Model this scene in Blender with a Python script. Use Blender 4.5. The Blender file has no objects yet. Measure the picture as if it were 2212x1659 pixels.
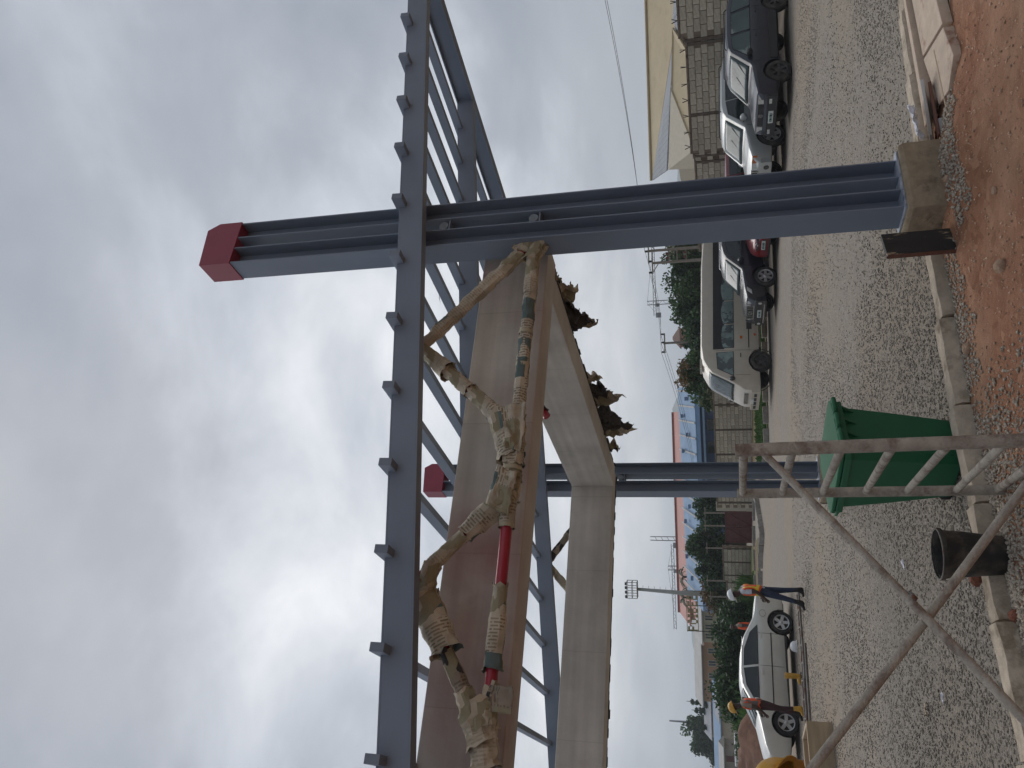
import bpy, bmesh, math, random
from mathutils import Vector, Matrix, noise as mnoise
import numpy as np
R = math.radians
random.seed(7); rng = np.random.default_rng(7)
sc = bpy.context.scene
col = sc.collection

# ------------------------------------------------------------------ camera, sky, sun, exposure
cam_d = bpy.data.cameras.new("camera"); cam = bpy.data.objects.new("camera", cam_d); col.objects.link(cam)
cam_d.sensor_fit = 'HORIZONTAL'; cam_d.sensor_width = 36.0; cam_d.lens = 36.0 * 1690 / 2212
cam_d.clip_start = 0.05; cam_d.clip_end = 20000
PITCH, ROLL = R(14.5), R(2.0)
fwd = Vector((0, math.cos(PITCH), math.sin(PITCH))); upv = Vector((0, -math.sin(PITCH), math.cos(PITCH))); rgt = Vector((1, 0, 0))
# the photograph lies on its side: image right is down, image top is to the right
u_ax = rgt * math.cos(ROLL) - upv * math.sin(ROLL)        # upright right
v_ax = rgt * math.sin(ROLL) + upv * math.cos(ROLL)       # upright up
cx, cy, cz = -v_ax, u_ax, -fwd
cam.matrix_world = Matrix(((cx.x, cy.x, cz.x, 0), (cx.y, cy.y, cz.y, 0), (cx.z, cy.z, cz.z, 2.0), (0, 0, 0, 1)))
sc.camera = cam

SUN_EL, SUN_AZ = R(50), R(-13)     # azimuth from +Y (ahead), negative = to the left
w = bpy.data.worlds.new("World"); sc.world = w; w.use_nodes = True
OFFX, OFFY = 2.5, 8.8
def build_world():
    nt = w.node_tree; N = nt.nodes; L = nt.links; N.clear()
    out = N.new('ShaderNodeOutputWorld'); bg = N.new('ShaderNodeBackground'); L.new(bg.outputs[0], out.inputs[0])
    sky = N.new('ShaderNodeTexSky'); sky.sky_type = 'NISHITA'; sky.sun_disc = False
    sky.sun_elevation = SUN_EL; sky.sun_rotation = SUN_AZ; sky.dust_density = 3.0; sky.air_density = 1.2
    tc = N.new('ShaderNodeTexCoord'); sep = N.new('ShaderNodeSeparateXYZ'); L.new(tc.outputs['Generated'], sep.inputs[0])
    def M(op, a, b=None, clamp=False):
        n = N.new('ShaderNodeMath'); n.operation = op; n.use_clamp = clamp
        for i, x in enumerate((a, b)):
            if x is None: continue
            if isinstance(x, (int, float)): n.inputs[i].default_value = x
            else: L.new(x, n.inputs[i])
        return n.outputs[0]
    zc = M('MAXIMUM', sep.outputs[2], 0.0)
    den = M('ADD', zc, 0.22)
    cmb = N.new('ShaderNodeCombineXYZ')
    L.new(M('DIVIDE', sep.outputs[0], den), cmb.inputs[0]); L.new(M('DIVIDE', sep.outputs[1], den), cmb.inputs[1])
    def noise(scale, detail, rough, off, dist=0.0):
        mp = N.new('ShaderNodeMapping'); mp.inputs['Location'].default_value = off; L.new(cmb.outputs[0], mp.inputs[0])
        n = N.new('ShaderNodeTexNoise'); n.inputs['Scale'].default_value = scale; n.inputs['Detail'].default_value = detail
        n.inputs['Roughness'].default_value = rough; n.inputs['Distortion'].default_value = dist
        L.new(mp.outputs[0], n.inputs['Vector']); return n.outputs['Fac']
    big = noise(0.75, 2.0, 0.45, (OFFX, OFFY, 0.0)); mid = noise(1.9, 7.0, 0.55, (4.1 + OFFX, 2.2, 0.0), 0.35); fine = noise(4.2, 6.0, 0.6, (0.3, 7.7 + OFFY, 0.0), 0.5)
    dt = N.new('ShaderNodeVectorMath'); dt.operation = 'DOT_PRODUCT'; L.new(tc.outputs['Generated'], dt.inputs[0])
    dt.inputs[1].default_value = (math.sin(R(-9)) * math.cos(R(24)), math.cos(R(-9)) * math.cos(R(24)), math.sin(R(24)))
    glow = M('POWER', M('MAXIMUM', dt.outputs['Value'], 0.0), 9.0)      # thinner, brighter cloud bank below the hidden sun
    t = M('ADD', M('ADD', M('ADD', M('MULTIPLY', big, 0.50), M('MULTIPLY', mid, 0.40)), M('MULTIPLY', fine, 0.10)), M('MULTIPLY', glow, 0.27))
    ramp = N.new('ShaderNodeValToRGB'); cr = ramp.color_ramp
    cr.elements[0].position = 0.40; cr.elements[0].color = (0.268, 0.305, 0.366, 1)
    cr.elements[1].position = 0.76; cr.elements[1].color = (0.87, 0.885, 0.915, 1)
    for p, c in ((0.50, (0.315, 0.35, 0.41, 1)), (0.57, (0.39, 0.42, 0.475, 1)), (0.64, (0.535, 0.57, 0.63, 1))):
        e = cr.elements.new(p); e.color = c
    L.new(t, ramp.inputs[0])
    # thin brighter cloud low over the horizon
    hz = N.new('ShaderNodeMapRange'); hz.interpolation_type = 'SMOOTHSTEP'
    hz.inputs[1].default_value = 0.0; hz.inputs[2].default_value = 0.30; hz.inputs[3].default_value = 0.62; hz.inputs[4].default_value = 0.0
    L.new(zc, hz.inputs[0])
    mixh = N.new('ShaderNodeMixRGB'); L.new(hz.outputs[0], mixh.inputs[0]); L.new(ramp.outputs[0], mixh.inputs[1])
    mixh.inputs[2].default_value = (0.545, 0.56, 0.585, 1)
    skys = N.new('ShaderNodeMixRGB'); skys.blend_type = 'MULTIPLY'; skys.inputs[0].default_value = 1.0
    L.new(sky.outputs[0], skys.inputs[1]); skys.inputs[2].default_value = (0.06, 0.06, 0.06, 1)
    cov = N.new('ShaderNodeMixRGB'); cov.inputs[0].default_value = 0.95
    L.new(skys.outputs[0], cov.inputs[1]); L.new(mixh.outputs[0], cov.inputs[2])
    L.new(cov.outputs[0], bg.inputs['Color']); bg.inputs['Strength'].default_value = 1.0
build_world()
sd = bpy.data.lights.new("sun", 'SUN'); sun = bpy.data.objects.new("sun", sd); col.objects.link(sun)
sd.energy = 1.5; sd.angle = R(50); sd.color = (1.0, 0.965, 0.92)
sdir = Vector((math.sin(SUN_AZ) * math.cos(SUN_EL), math.cos(SUN_AZ) * math.cos(SUN_EL), math.sin(SUN_EL)))
sun.rotation_euler = sdir.to_track_quat('Z', 'Y').to_euler(); sun.location = (0, 0, 60)
vs = sc.view_settings; vs.view_transform = 'Standard'; vs.look = 'None'; vs.exposure = 0.2; vs.gamma = 1.0; vs.use_curve_mapping = False
sc.cycles.max_bounces = 6; sc.cycles.diffuse_bounces = 3; sc.cycles.glossy_bounces = 3; sc.cycles.transmission_bounces = 4; sc.cycles.volume_bounces = 1
sc.cycles.use_denoising = True; sc.cycles.use_adaptive_sampling = True; sc.cycles.adaptive_threshold = 0.02

# ------------------------------------------------------------------ helpers
def tag(o, label=None, cat=None, group=None, kind=None):
    if label: o['label'] = label
    if cat: o['category'] = cat
    if group: o['group'] = group
    if kind: o['kind'] = kind
    return o
def empty(name, loc=(0, 0, 0), rz=0.0, label=None, cat=None, group=None, mat=None):
    o = bpy.data.objects.new(name, None); col.objects.link(o); o.empty_display_size = 0.2
    if mat is not None: o.matrix_world = mat
    else: o.location = loc; o.rotation_euler = (0, 0, rz)
    return tag(o, label, cat, group)
def copy_tree(o, parent=None):
    c = o.copy(); col.objects.link(c); c.parent = parent
    if parent is not None: c.matrix_parent_inverse = o.matrix_parent_inverse
    for ch in list(o.children): copy_tree(ch, c)
    return c
def ground(x, y):
    return -0.9 * math.tanh(x / 30.0) - 0.3 * math.tanh(y / 60.0)
def gmat(x, y, head, dz=0.0):
    """matrix standing on the sloping lot, heading (radians, local +X forward)"""
    e = 0.5
    n = Vector((-(ground(x + e, y) - ground(x - e, y)), -(ground(x, y + e) - ground(x, y - e)), 2 * e)).normalized()
    fx = Vector((math.cos(head), math.sin(head), 0)); fx = (fx - n * fx.dot(n)).normalized(); fy = n.cross(fx)
    m = Matrix((fx, fy, n)).transposed().to_4x4(); m.translation = Vector((x, y, ground(x, y) + dz)); return m

class MB:
    def __init__(s): s.v = []; s.f = []; s.m = []; s.cur = 0
    def add(s, vs_, fs):
        o = len(s.v); s.v.extend([tuple(p) for p in vs_])
        for f in fs: s.f.append(tuple(i + o for i in f)); s.m.append(s.cur)
        return s
    def box(s, c, d, M=None):
        x, y, z = d[0] / 2, d[1] / 2, d[2] / 2; C = Vector(c)
        vs_ = [Vector((a * x, b * y, e * z)) for e in (-1, 1) for b in (-1, 1) for a in (-1, 1)]
        vs_ = [C + (M @ p if M is not None else p) for p in vs_]
        return s.add(vs_, [(0, 2, 3, 1), (4, 5, 7, 6), (0, 1, 5, 4), (2, 6, 7, 3), (0, 4, 6, 2), (1, 3, 7, 5)])
    def bb(s, x0, x1, y0, y1, z0, z1):
        return s.box(((x0 + x1) / 2, (y0 + y1) / 2, (z0 + z1) / 2), (abs(x1 - x0), abs(y1 - y0), abs(z1 - z0)))
    def beam(s, a, b, wd, ht, up=(0, 0, 1)):
        a, b = Vector(a), Vector(b); d = (b - a); L_ = d.length; d.normalize(); up = Vector(up)
        sd_ = d.cross(up)
        if sd_.length < 1e-4: sd_ = d.cross(Vector((1, 0, 0)))
        sd_.normalize(); u2 = sd_.cross(d); M = Matrix((d, sd_, u2)).transposed()
        return s.box((a + b) / 2, (L_, wd, ht), M)
    def tube(s, path, r, n=8, caps=True, jit=0.0, seed=0):
        path = [Vector(p) for p in path]; k = len(path)
        rr = r if isinstance(r, (list, tuple)) else [r] * k
        rnd = random.Random(seed); o = len(s.v); prev = None
        for i, p in enumerate(path):
            t = (path[min(i + 1, k - 1)] - path[max(i - 1, 0)]).normalized()
            if prev is None:
                a = t.cross(Vector((0, 0, 1)))
                if a.length < 1e-3: a = t.cross(Vector((1, 0, 0)))
            else: a = prev - t * prev.dot(t)
            a.normalize(); prev = a; b = t.cross(a)
            for j in range(n):
                th = 2 * math.pi * j / n; q = rr[i] * (1 + (rnd.uniform(-jit, jit) if jit else 0))
                s.v.append(tuple(p + a * math.cos(th) * q + b * math.sin(th) * q))
        for i in range(k - 1):
            for j in range(n):
                j2 = (j + 1) % n; s.f.append((o + i * n + j, o + i * n + j2, o + (i + 1) * n + j2, o + (i + 1) * n + j)); s.m.append(s.cur)
        if caps:
            s.f.append(tuple(o + j for j in range(n))[::-1]); s.m.append(s.cur)
            s.f.append(tuple(o + (k - 1) * n + j for j in range(n))); s.m.append(s.cur)
        return s
    def lathe(s, prof, n=20, M=None, close=False):
        """profile of (r, h) about local Z"""
        o = len(s.v); k = len(prof); M = M or Matrix()
        for (r_, h) in prof:
            for j in range(n):
                th = 2 * math.pi * j / n; s.v.append(tuple(M @ Vector((r_ * math.cos(th), r_ * math.sin(th), h))))
        for i in range(k - 1 if not close else k):
            i2 = (i + 1) % k
            for j in range(n):
                j2 = (j + 1) % n; s.f.append((o + i * n + j, o + i * n + j2, o + i2 * n + j2, o + i2 * n + j)); s.m.append(s.cur)
        return s
    def prism(s, poly, t, M=None):
        """2-D polygon in local XY extruded from z=0 to z=t, then M"""
        M = M or Matrix(); n = len(poly)
        vs_ = [M @ Vector((p[0], p[1], 0)) for p in poly] + [M @ Vector((p[0], p[1], t)) for p in poly]
        return s.add(vs_, [tuple(range(n))[::-1], tuple(range(n, 2 * n))] + [(i, (i + 1) % n, n + (i + 1) % n, n + i) for i in range(n)])
    def grid(s, fn, nu, nv):
        o = len(s.v)
        for i in range(nu + 1):
            for j in range(nv + 1): s.v.append(tuple(fn(i / nu, j / nv)))
        for i in range(nu):
            for j in range(nv):
                a = o + i * (nv + 1) + j; s.f.append((a, a + nv + 1, a + nv + 2, a + 1)); s.m.append(s.cur)
        return s
    def mesh(s, name):
        me = bpy.data.meshes.new(name); me.from_pydata(s.v, [], s.f)
        if any(s.m): me.polygons.foreach_set('material_index', s.m)
        me.update(); return me
    def build(s, name, mats, parent=None, smooth=False, bevel=0.0, loc=None, rz=0.0, fix=True, solid=0.0, sub=0, angle=None):
        me = s.mesh(name)
        if fix:
            bm = bmesh.new(); bm.from_mesh(me); bmesh.ops.recalc_face_normals(bm, faces=bm.faces); bm.to_mesh(me); bm.free()
        for m_ in (mats if isinstance(mats, (list, tuple)) else [mats]): me.materials.append(m_)
        if smooth:
            me.polygons.foreach_set('use_smooth', [True] * len(me.polygons))
            if angle: me.set_sharp_from_angle(angle=R(angle))
        o = bpy.data.objects.new(name, me); col.objects.link(o); o.parent = parent
        if loc is not None: o.location = loc
        if rz: o.rotation_euler = (0, 0, rz)
        if solid:
            md = o.modifiers.new('s', 'SOLIDIFY'); md.thickness = solid; md.offset = 0
        if bevel:
            md = o.modifiers.new('b', 'BEVEL'); md.width = bevel; md.segments = 2; md.limit_method = 'ANGLE'; md.angle_limit = R(40)
        if sub:
            md = o.modifiers.new('ss', 'SUBSURF'); md.levels = sub; md.render_levels = sub
        return o
def AX(axis):    # matrix turning local Z onto an axis
    return Vector(axis).to_track_quat('Z', 'Y').to_matrix().to_4x4()
def T(x, y, z): return Matrix.Translation((x, y, z))

# ------------------------------------------------------------------ materials
MATS = {}
def mat(name, c, rough=0.6, metal=0.0, var=0.18, scale=4.0, bump=0.0, bscale=60.0, coat=0.0, dirt=None, dscale=2.0, dlo=0.52, dhi=0.7, spec=0.5, island=0.0, objvar=0.0, stretch=None, trans=0.0):
    m = bpy.data.materials.new(name); m.use_nodes = True; nt = m.node_tree; N = nt.nodes; L = nt.links
    b = N['Principled BSDF']; b.inputs['Roughness'].default_value = rough; b.inputs['Metallic'].default_value = metal
    b.inputs['Specular IOR Level'].default_value = spec; b.inputs['Coat Weight'].default_value = coat; b.inputs['Coat Roughness'].default_value = 0.2
    tc = N.new('ShaderNodeTexCoord'); vec = tc.outputs['Object']
    if stretch:
        mp = N.new('ShaderNodeMapping'); mp.inputs['Scale'].default_value = stretch; L.new(vec, mp.inputs[0]); vec = mp.outputs[0]
    n = N.new('ShaderNodeTexNoise'); n.inputs['Scale'].default_value = scale; n.inputs['Detail'].default_value = 6; n.inputs['Roughness'].default_value = 0.6; L.new(vec, n.inputs['Vector'])
    rp = N.new('ShaderNodeMapRange'); rp.inputs[1].default_value = 0.3; rp.inputs[2].default_value = 0.7; rp.inputs[3].default_value = 1 - var; rp.inputs[4].default_value = 1 + var; L.new(n.outputs['Fac'], rp.inputs[0])
    val = rp.outputs[0]
    if island or objvar:
        src = (N.new('ShaderNodeNewGeometry').outputs['Random Per Island'] if island else N.new('ShaderNodeObjectInfo').outputs['Random'])
        k = island or objvar
        r2 = N.new('ShaderNodeMapRange'); r2.inputs[3].default_value = 1 - k; r2.inputs[4].default_value = 1 + k; L.new(src, r2.inputs[0])
        mu = N.new('ShaderNodeMath'); mu.operation = 'MULTIPLY'; L.new(val, mu.inputs[0]); L.new(r2.outputs[0], mu.inputs[1]); val = mu.outputs[0]
    mx = N.new('ShaderNodeVectorMath'); mx.operation = 'SCALE'; mx.inputs[0].default_value = c[:3]; L.new(val, mx.inputs['Scale'])
    colr = mx.outputs[0]
    if dirt:
        n2 = N.new('ShaderNodeTexNoise'); n2.inputs['Scale'].default_value = dscale; n2.inputs['Detail'].default_value = 8; n2.inputs['Roughness'].default_value = 0.65; L.new(vec, n2.inputs['Vector'])
        r3 = N.new('ShaderNodeMapRange'); r3.interpolation_type = 'SMOOTHSTEP'; r3.inputs[1].default_value = dlo; r3.inputs[2].default_value = dhi; L.new(n2.outputs['Fac'], r3.inputs[0])
        md = N.new('ShaderNodeMixRGB'); L.new(r3.outputs[0], md.inputs[0]); L.new(colr, md.inputs[1]); md.inputs[2].default_value = (*dirt, 1); colr = md.outputs[0]
    L.new(colr, b.inputs['Base Color'])
    if bump:
        n3 = N.new('ShaderNodeTexNoise'); n3.inputs['Scale'].default_value = bscale; n3.inputs['Detail'].default_value = 4; L.new(vec, n3.inputs['Vector'])
        bp = N.new('ShaderNodeBump'); bp.inputs['Strength'].default_value = bump; bp.inputs['Distance'].default_value = 0.02; L.new(n3.outputs['Fac'], bp.inputs['Height']); L.new(bp.outputs[0], b.inputs['Normal'])
    if trans:
        tr = N.new('ShaderNodeBsdfTranslucent'); L.new(colr, tr.inputs[0]); ms = N.new('ShaderNodeMixShader'); ms.inputs[0].default_value = trans
        L.new(b.outputs[0], ms.inputs[1]); L.new(tr.outputs[0], ms.inputs[2]); L.new(ms.outputs[0], N['Material Output'].inputs[0])
    MATS[name] = m; return m

steel = mat('steel_paint', (0.178, 0.212, 0.268), 0.55, var=0.15, scale=1.2, bump=0.04, bscale=25, dirt=(0.212, 0.238, 0.28), dscale=1.1, dlo=.5, dhi=.8, stretch=(1, 1, .35))
steel2 = mat('rafter_paint', (0.192, 0.228, 0.288), 0.55, var=0.14, scale=0.8, bump=0.03, bscale=20, dirt=(0.225, 0.255, 0.30), dscale=0.7, dlo=.45, dhi=.8)
redcap = mat('cap_red', (0.30, 0.040, 0.068), 0.45, var=0.08)
redpipe = mat('pipe_red', (0.33, 0.012, 0.03), 0.32, var=0.06, coat=0.2)
plate = mat('plate_grey', (0.36, 0.38, 0.43), 0.5, var=0.15, scale=9, dirt=(0.17, 0.2, 0.25), dscale=6, dlo=.45, dhi=.6)
disc = mat('disc_grey', (0.20, 0.23, 0.25), 0.6, var=0.2, scale=20, bump=.2)
plinthm = mat('plinth_concrete', (0.30, 0.235, 0.155), 0.9, var=0.22, scale=7, bump=0.5, bscale=30, dirt=(0.15, 0.112, 0.074), dscale=4.0, dlo=.48, dhi=.66)
kerbm = mat('kerb_concrete', (0.48, 0.395, 0.30), 0.92, var=0.2, scale=8, bump=0.5, bscale=40, dirt=(0.22, 0.17, 0.115), dscale=3, dlo=.5, dhi=.68, objvar=.12)
kerbg = mat('kerb_grey', (0.27, 0.25, 0.22), 0.92, var=0.25, scale=5, bump=0.4, bscale=30, objvar=.2)
slabm = mat('walkway_slab', (0.52, 0.41, 0.315), 0.9, var=0.14, scale=5, bump=0.3, bscale=45, dirt=(0.27, 0.12, 0.07), dscale=3.5, dlo=.55, dhi=.72)
blackboard = mat('black_plank', (0.022, 0.02, 0.019), 0.65, var=0.3, scale=6, bump=.3, dirt=(0.36, 0.27, 0.17), dscale=9, dlo=.57, dhi=.62, stretch=(1, 1, .25))
woodbrown = mat('brown_wood', (0.14, 0.055, 0.035), 0.7, var=0.25, scale=6, bump=.3, stretch=(.2, 2, 2))
woodgrey = mat('grey_wood', (0.29, 0.255, 0.225), 0.8, var=0.22, scale=6, bump=.3, stretch=(.3, 2, 2), dirt=(0.5, 0.48, 0.46), dscale=2.2, dlo=.5, dhi=.6)
woodpale = mat('pale_wood', (0.40, 0.30, 0.19), 0.75, var=0.2, scale=5, bump=.3, stretch=(.2, 2, 2))
greenbin = mat('bin_green', (0.010, 0.115, 0.048), 0.5, var=0.07, scale=2, bump=.04, bscale=120)
binlid = mat('bin_lid_green', (0.012, 0.125, 0.055), 0.7, var=0.07, scale=2)
bucketm = mat('bucket_black', (0.022, 0.020, 0.018), 0.6, var=.3, scale=8, bump=.2, dirt=(0.10, 0.08, 0.062), dscale=7, dlo=.42, dhi=.7)
scaff = mat('scaffold_grey', (0.38, 0.335, 0.275), 0.8, var=.25, scale=12, bump=.6, bscale=70, dirt=(0.21, 0.155, 0.12), dscale=7, dlo=.48, dhi=.66)
rust = mat('rusty_steel', (0.20, 0.18, 0.16), 0.7, metal=.3, var=.3, scale=10, dirt=(.13, .05, .025), dscale=5, dlo=.5, dhi=.65)
rubber = mat('tyre_rubber', (0.020, 0.019, 0.018), 0.85, var=.25, scale=10, dirt=(.075, .065, .055), dscale=4, dlo=.5, dhi=.75)
rubberd = mat('dusty_tyre', (0.030, 0.027, 0.024), 0.9, var=.25, scale=10, dirt=(.09, .078, .062), dscale=4, dlo=.42, dhi=.7)
alloy = mat('alloy_rim', (0.48, 0.48, 0.48), 0.35, metal=.7, var=.12)
darkrim = mat('steel_rim', (0.06, 0.056, 0.052), 0.6, metal=.4, var=.3)
glass = mat('car_glass', (0.012, 0.02, 0.021), 0.05, var=.1, spec=.5, coat=.15)
glassg = mat('green_glass', (0.055, 0.085, 0.082), 0.08, var=.25, scale=1.6, spec=.4, coat=.0, dirt=(.22, .26, .24), dscale=1.3, dlo=.55, dhi=.62)
screen = mat('windscreen_glass', (0.06, 0.085, 0.085), 0.12, var=.25, scale=2.0, spec=.35, coat=.0, dirt=(.02, .032, .032), dscale=1.8, dlo=.5, dhi=.62)
blackpl = mat('black_plastic', (0.018, 0.018, 0.019), 0.5, var=.15)
chrome = mat('chrome_trim', (0.55, 0.55, 0.56), 0.2, metal=.9, var=.1)
lamp = mat('lamp_lens', (0.50, 0.50, 0.47), 0.12, var=.3, scale=14, coat=.6)
amber = mat('amber_lens', (0.55, 0.13, 0.02), 0.2, var=.1, coat=.4)
numplate = mat('number_plate', (0.55, 0.58, 0.55), 0.4, var=.15, scale=20)
platetxt = mat('plate_ink', (0.03, 0.12, 0.10), 0.5)
paint_navy = mat('paint_navy', (0.012, 0.015, 0.028), 0.3, var=.12, scale=1.5, coat=.4, dirt=(0.022, 0.024, 0.032), dscale=1.2, dlo=.5, dhi=.8)
paint_black = mat('paint_black', (0.007, 0.009, 0.015), 0.25, var=.1, coat=.4)
paint_silver = mat('paint_silver', (0.40, 0.41, 0.395), 0.3, metal=.35, var=.05, coat=.7)
paint_champ = mat('paint_champagne', (0.56, 0.55, 0.50), 0.28, metal=.25, var=.04, coat=.8)
paint_beige = mat('paint_beige', (0.47, 0.415, 0.335), 0.38, var=.06, coat=.4, dirt=(.40, .345, .27), dscale=1.1, dlo=.5, dhi=.8)
paint_red = mat('paint_red', (0.17, 0.008, 0.012), 0.2, var=.08, coat=.9)
skinm = mat('skin', (0.055, 0.030, 0.020), 0.55, var=.1)
shirt_w = mat('shirt_grey_white', (0.50, 0.50, 0.54), 0.85, var=.15, scale=18, bump=.4, bscale=30)
jeans = mat('jeans_navy', (0.022, 0.032, 0.062), 0.85, var=.25, scale=14)
boots_b = mat('boots_black', (0.010, 0.010, 0.011), 0.6)
hat_w = mat('helmet_white', (0.70, 0.71, 0.71), 0.35, var=.06)
hat_y = mat('helmet_yellow', (0.62, 0.33, 0.04), 0.4, var=.1, scale=9, dirt=(.45, .22, .04), dscale=5)
vest_o = mat('vest_orange', (0.80, 0.10, 0.02), 0.7, var=.1)
vest_y = mat('vest_yellow', (0.75, 0.58, 0.04), 0.6)
vest_g = mat('vest_grey', (0.17, 0.14, 0.13), 0.7)
khaki = mat('shirt_khaki', (0.24, 0.19, 0.15), 0.85, var=.15)
maroon = mat('trousers_dark', (0.045, 0.017, 0.017), 0.85, var=.2)
boots_y = mat('boots_yellow', (0.50, 0.27, 0.035), 0.55, var=.15, scale=10)
leafs = [mat('leaf_dark', (0.030, 0.070, 0.022), 0.55, var=.3, scale=.9, island=.55, trans=.3),
         mat('leaf_mid', (0.050, 0.100, 0.028), 0.55, var=.3, scale=.9, island=.5, trans=.3),
         mat('leaf_olive', (0.095, 0.105, 0.038), 0.6, var=.3, scale=.9, island=.5, trans=.3),
         mat('leaf_rust', (0.14, 0.085, 0.028), 0.6, var=.3, scale=.9, island=.5, trans=.3)]
grassm = mat('grass', (0.060, 0.120, 0.026), 0.7, var=.3, scale=.6, island=.4, trans=.2)
bark = mat('bark', (0.085, 0.063, 0.045), 0.9, var=.3, scale=8, bump=.5)
blockm = mat('sandcrete_block', (0.45, 0.39, 0.30), 0.92, var=.22, scale=6, bump=.4, bscale=25, objvar=.17, dirt=(.23, .19, .145), dscale=1.6, dlo=.5, dhi=.7)
blockf = mat('sandcrete_block_far', (0.37, 0.32, 0.25), 0.92, var=.22, scale=3, island=.2)
mortar = mat('mortar', (0.20, 0.15, 0.105), 0.95, var=.25, scale=3, bump=.3)
pillarm = mat('wall_pillar', (0.115, 0.09, 0.068), 0.95, var=.3, scale=4, bump=.4)
capm = mat('wall_cap', (0.20, 0.15, 0.11), 0.95, var=.3, scale=5, bump=.4, dirt=(.06, .05, .04), dscale=3)
creamw = mat('cream_wall', (0.45, 0.40, 0.31), 0.85, var=.08)
tanroof = mat('tan_roof', (0.44, 0.345, 0.20), 0.6, var=.09, scale=1, dirt=(.36, .27, .15), dscale=.5)
redroof = mat('red_roof', (0.38, 0.15, 0.12), 0.7, var=.1, scale=.5, dirt=(.30, .14, .11), dscale=.3)
ridgem = mat('roof_ridge', (0.27, 0.085, 0.06), 0.7, var=.15)
bluew = mat('blue_wall', (0.045, 0.10, 0.24), 0.6, var=.15, scale=.5, dirt=(.08, .14, .26), dscale=.4)
gatem = mat('gate_maroon', (0.11, 0.033, 0.030), 0.6, var=.25, scale=4)
polem = mat('pole_concrete', (0.24, 0.21, 0.175), 0.9, var=.2, scale=3)
mastm = mat('mast_galvanised', (0.34, 0.34, 0.31), 0.6, var=.1)
wirem = mat('wire', (0.03, 0.03, 0.032), 0.6)
insul = mat('insulator', (0.02, 0.018, 0.018), 0.4)
cranem = mat('crane_grey', (0.13, 0.15, 0.17), 0.6)
hillm = mat('hill', (0.09, 0.12, 0.10), 0.95, var=.2, scale=.004)
dirtm = mat('dirt_mound', (0.15, 0.072, 0.045), 0.95, var=.3, scale=2.2, bump=.8, bscale=9, dirt=(.21, .115, .07), dscale=1.2)
signm = mat('sign_olive', (0.28, 0.23, 0.11), 0.7, var=.15)
blackpaper = mat('black_paper', (0.045, 0.036, 0.032), 0.7, var=.4, scale=9, bump=.5, bscale=18)
plasticw = mat('plastic_white', (0.62, 0.61, 0.66), 0.45, var=.08, bump=.3, bscale=25)
plasticg = mat('plastic_green', (0.25, 0.44, 0.08), 0.45, var=.12)

def roof_mat(name, c, pitch, rough=.45, axis=0):
    m = mat(name, c, rough, var=.10, scale=.6); nt = m.node_tree; N = nt.nodes; L = nt.links
    wv = N.new('ShaderNodeTexWave'); wv.bands_direction = 'XYZ'[axis]; wv.inputs['Scale'].default_value = 1 / pitch * .314; wv.inputs['Distortion'].default_value = 0
    tc = N.new('ShaderNodeTexCoord'); L.new(tc.outputs['Object'], wv.inputs[0])
    bp = N.new('ShaderNodeBump'); bp.inputs['Strength'].default_value = .9; bp.inputs['Distance'].default_value = .06; L.new(wv.outputs['Fac'], bp.inputs['Height']); L.new(bp.outputs[0], N['Principled BSDF'].inputs['Normal'])
    return m
greyroof = roof_mat('grey_roof', (0.30, 0.31, 0.33), .35, .8)
blueroof = roof_mat('blue_roof', (0.20, 0.30, 0.43), 1.6, .85)
paleroof = roof_mat('pale_roof', (0.40, 0.39, 0.37), 1.0, .85)

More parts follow.
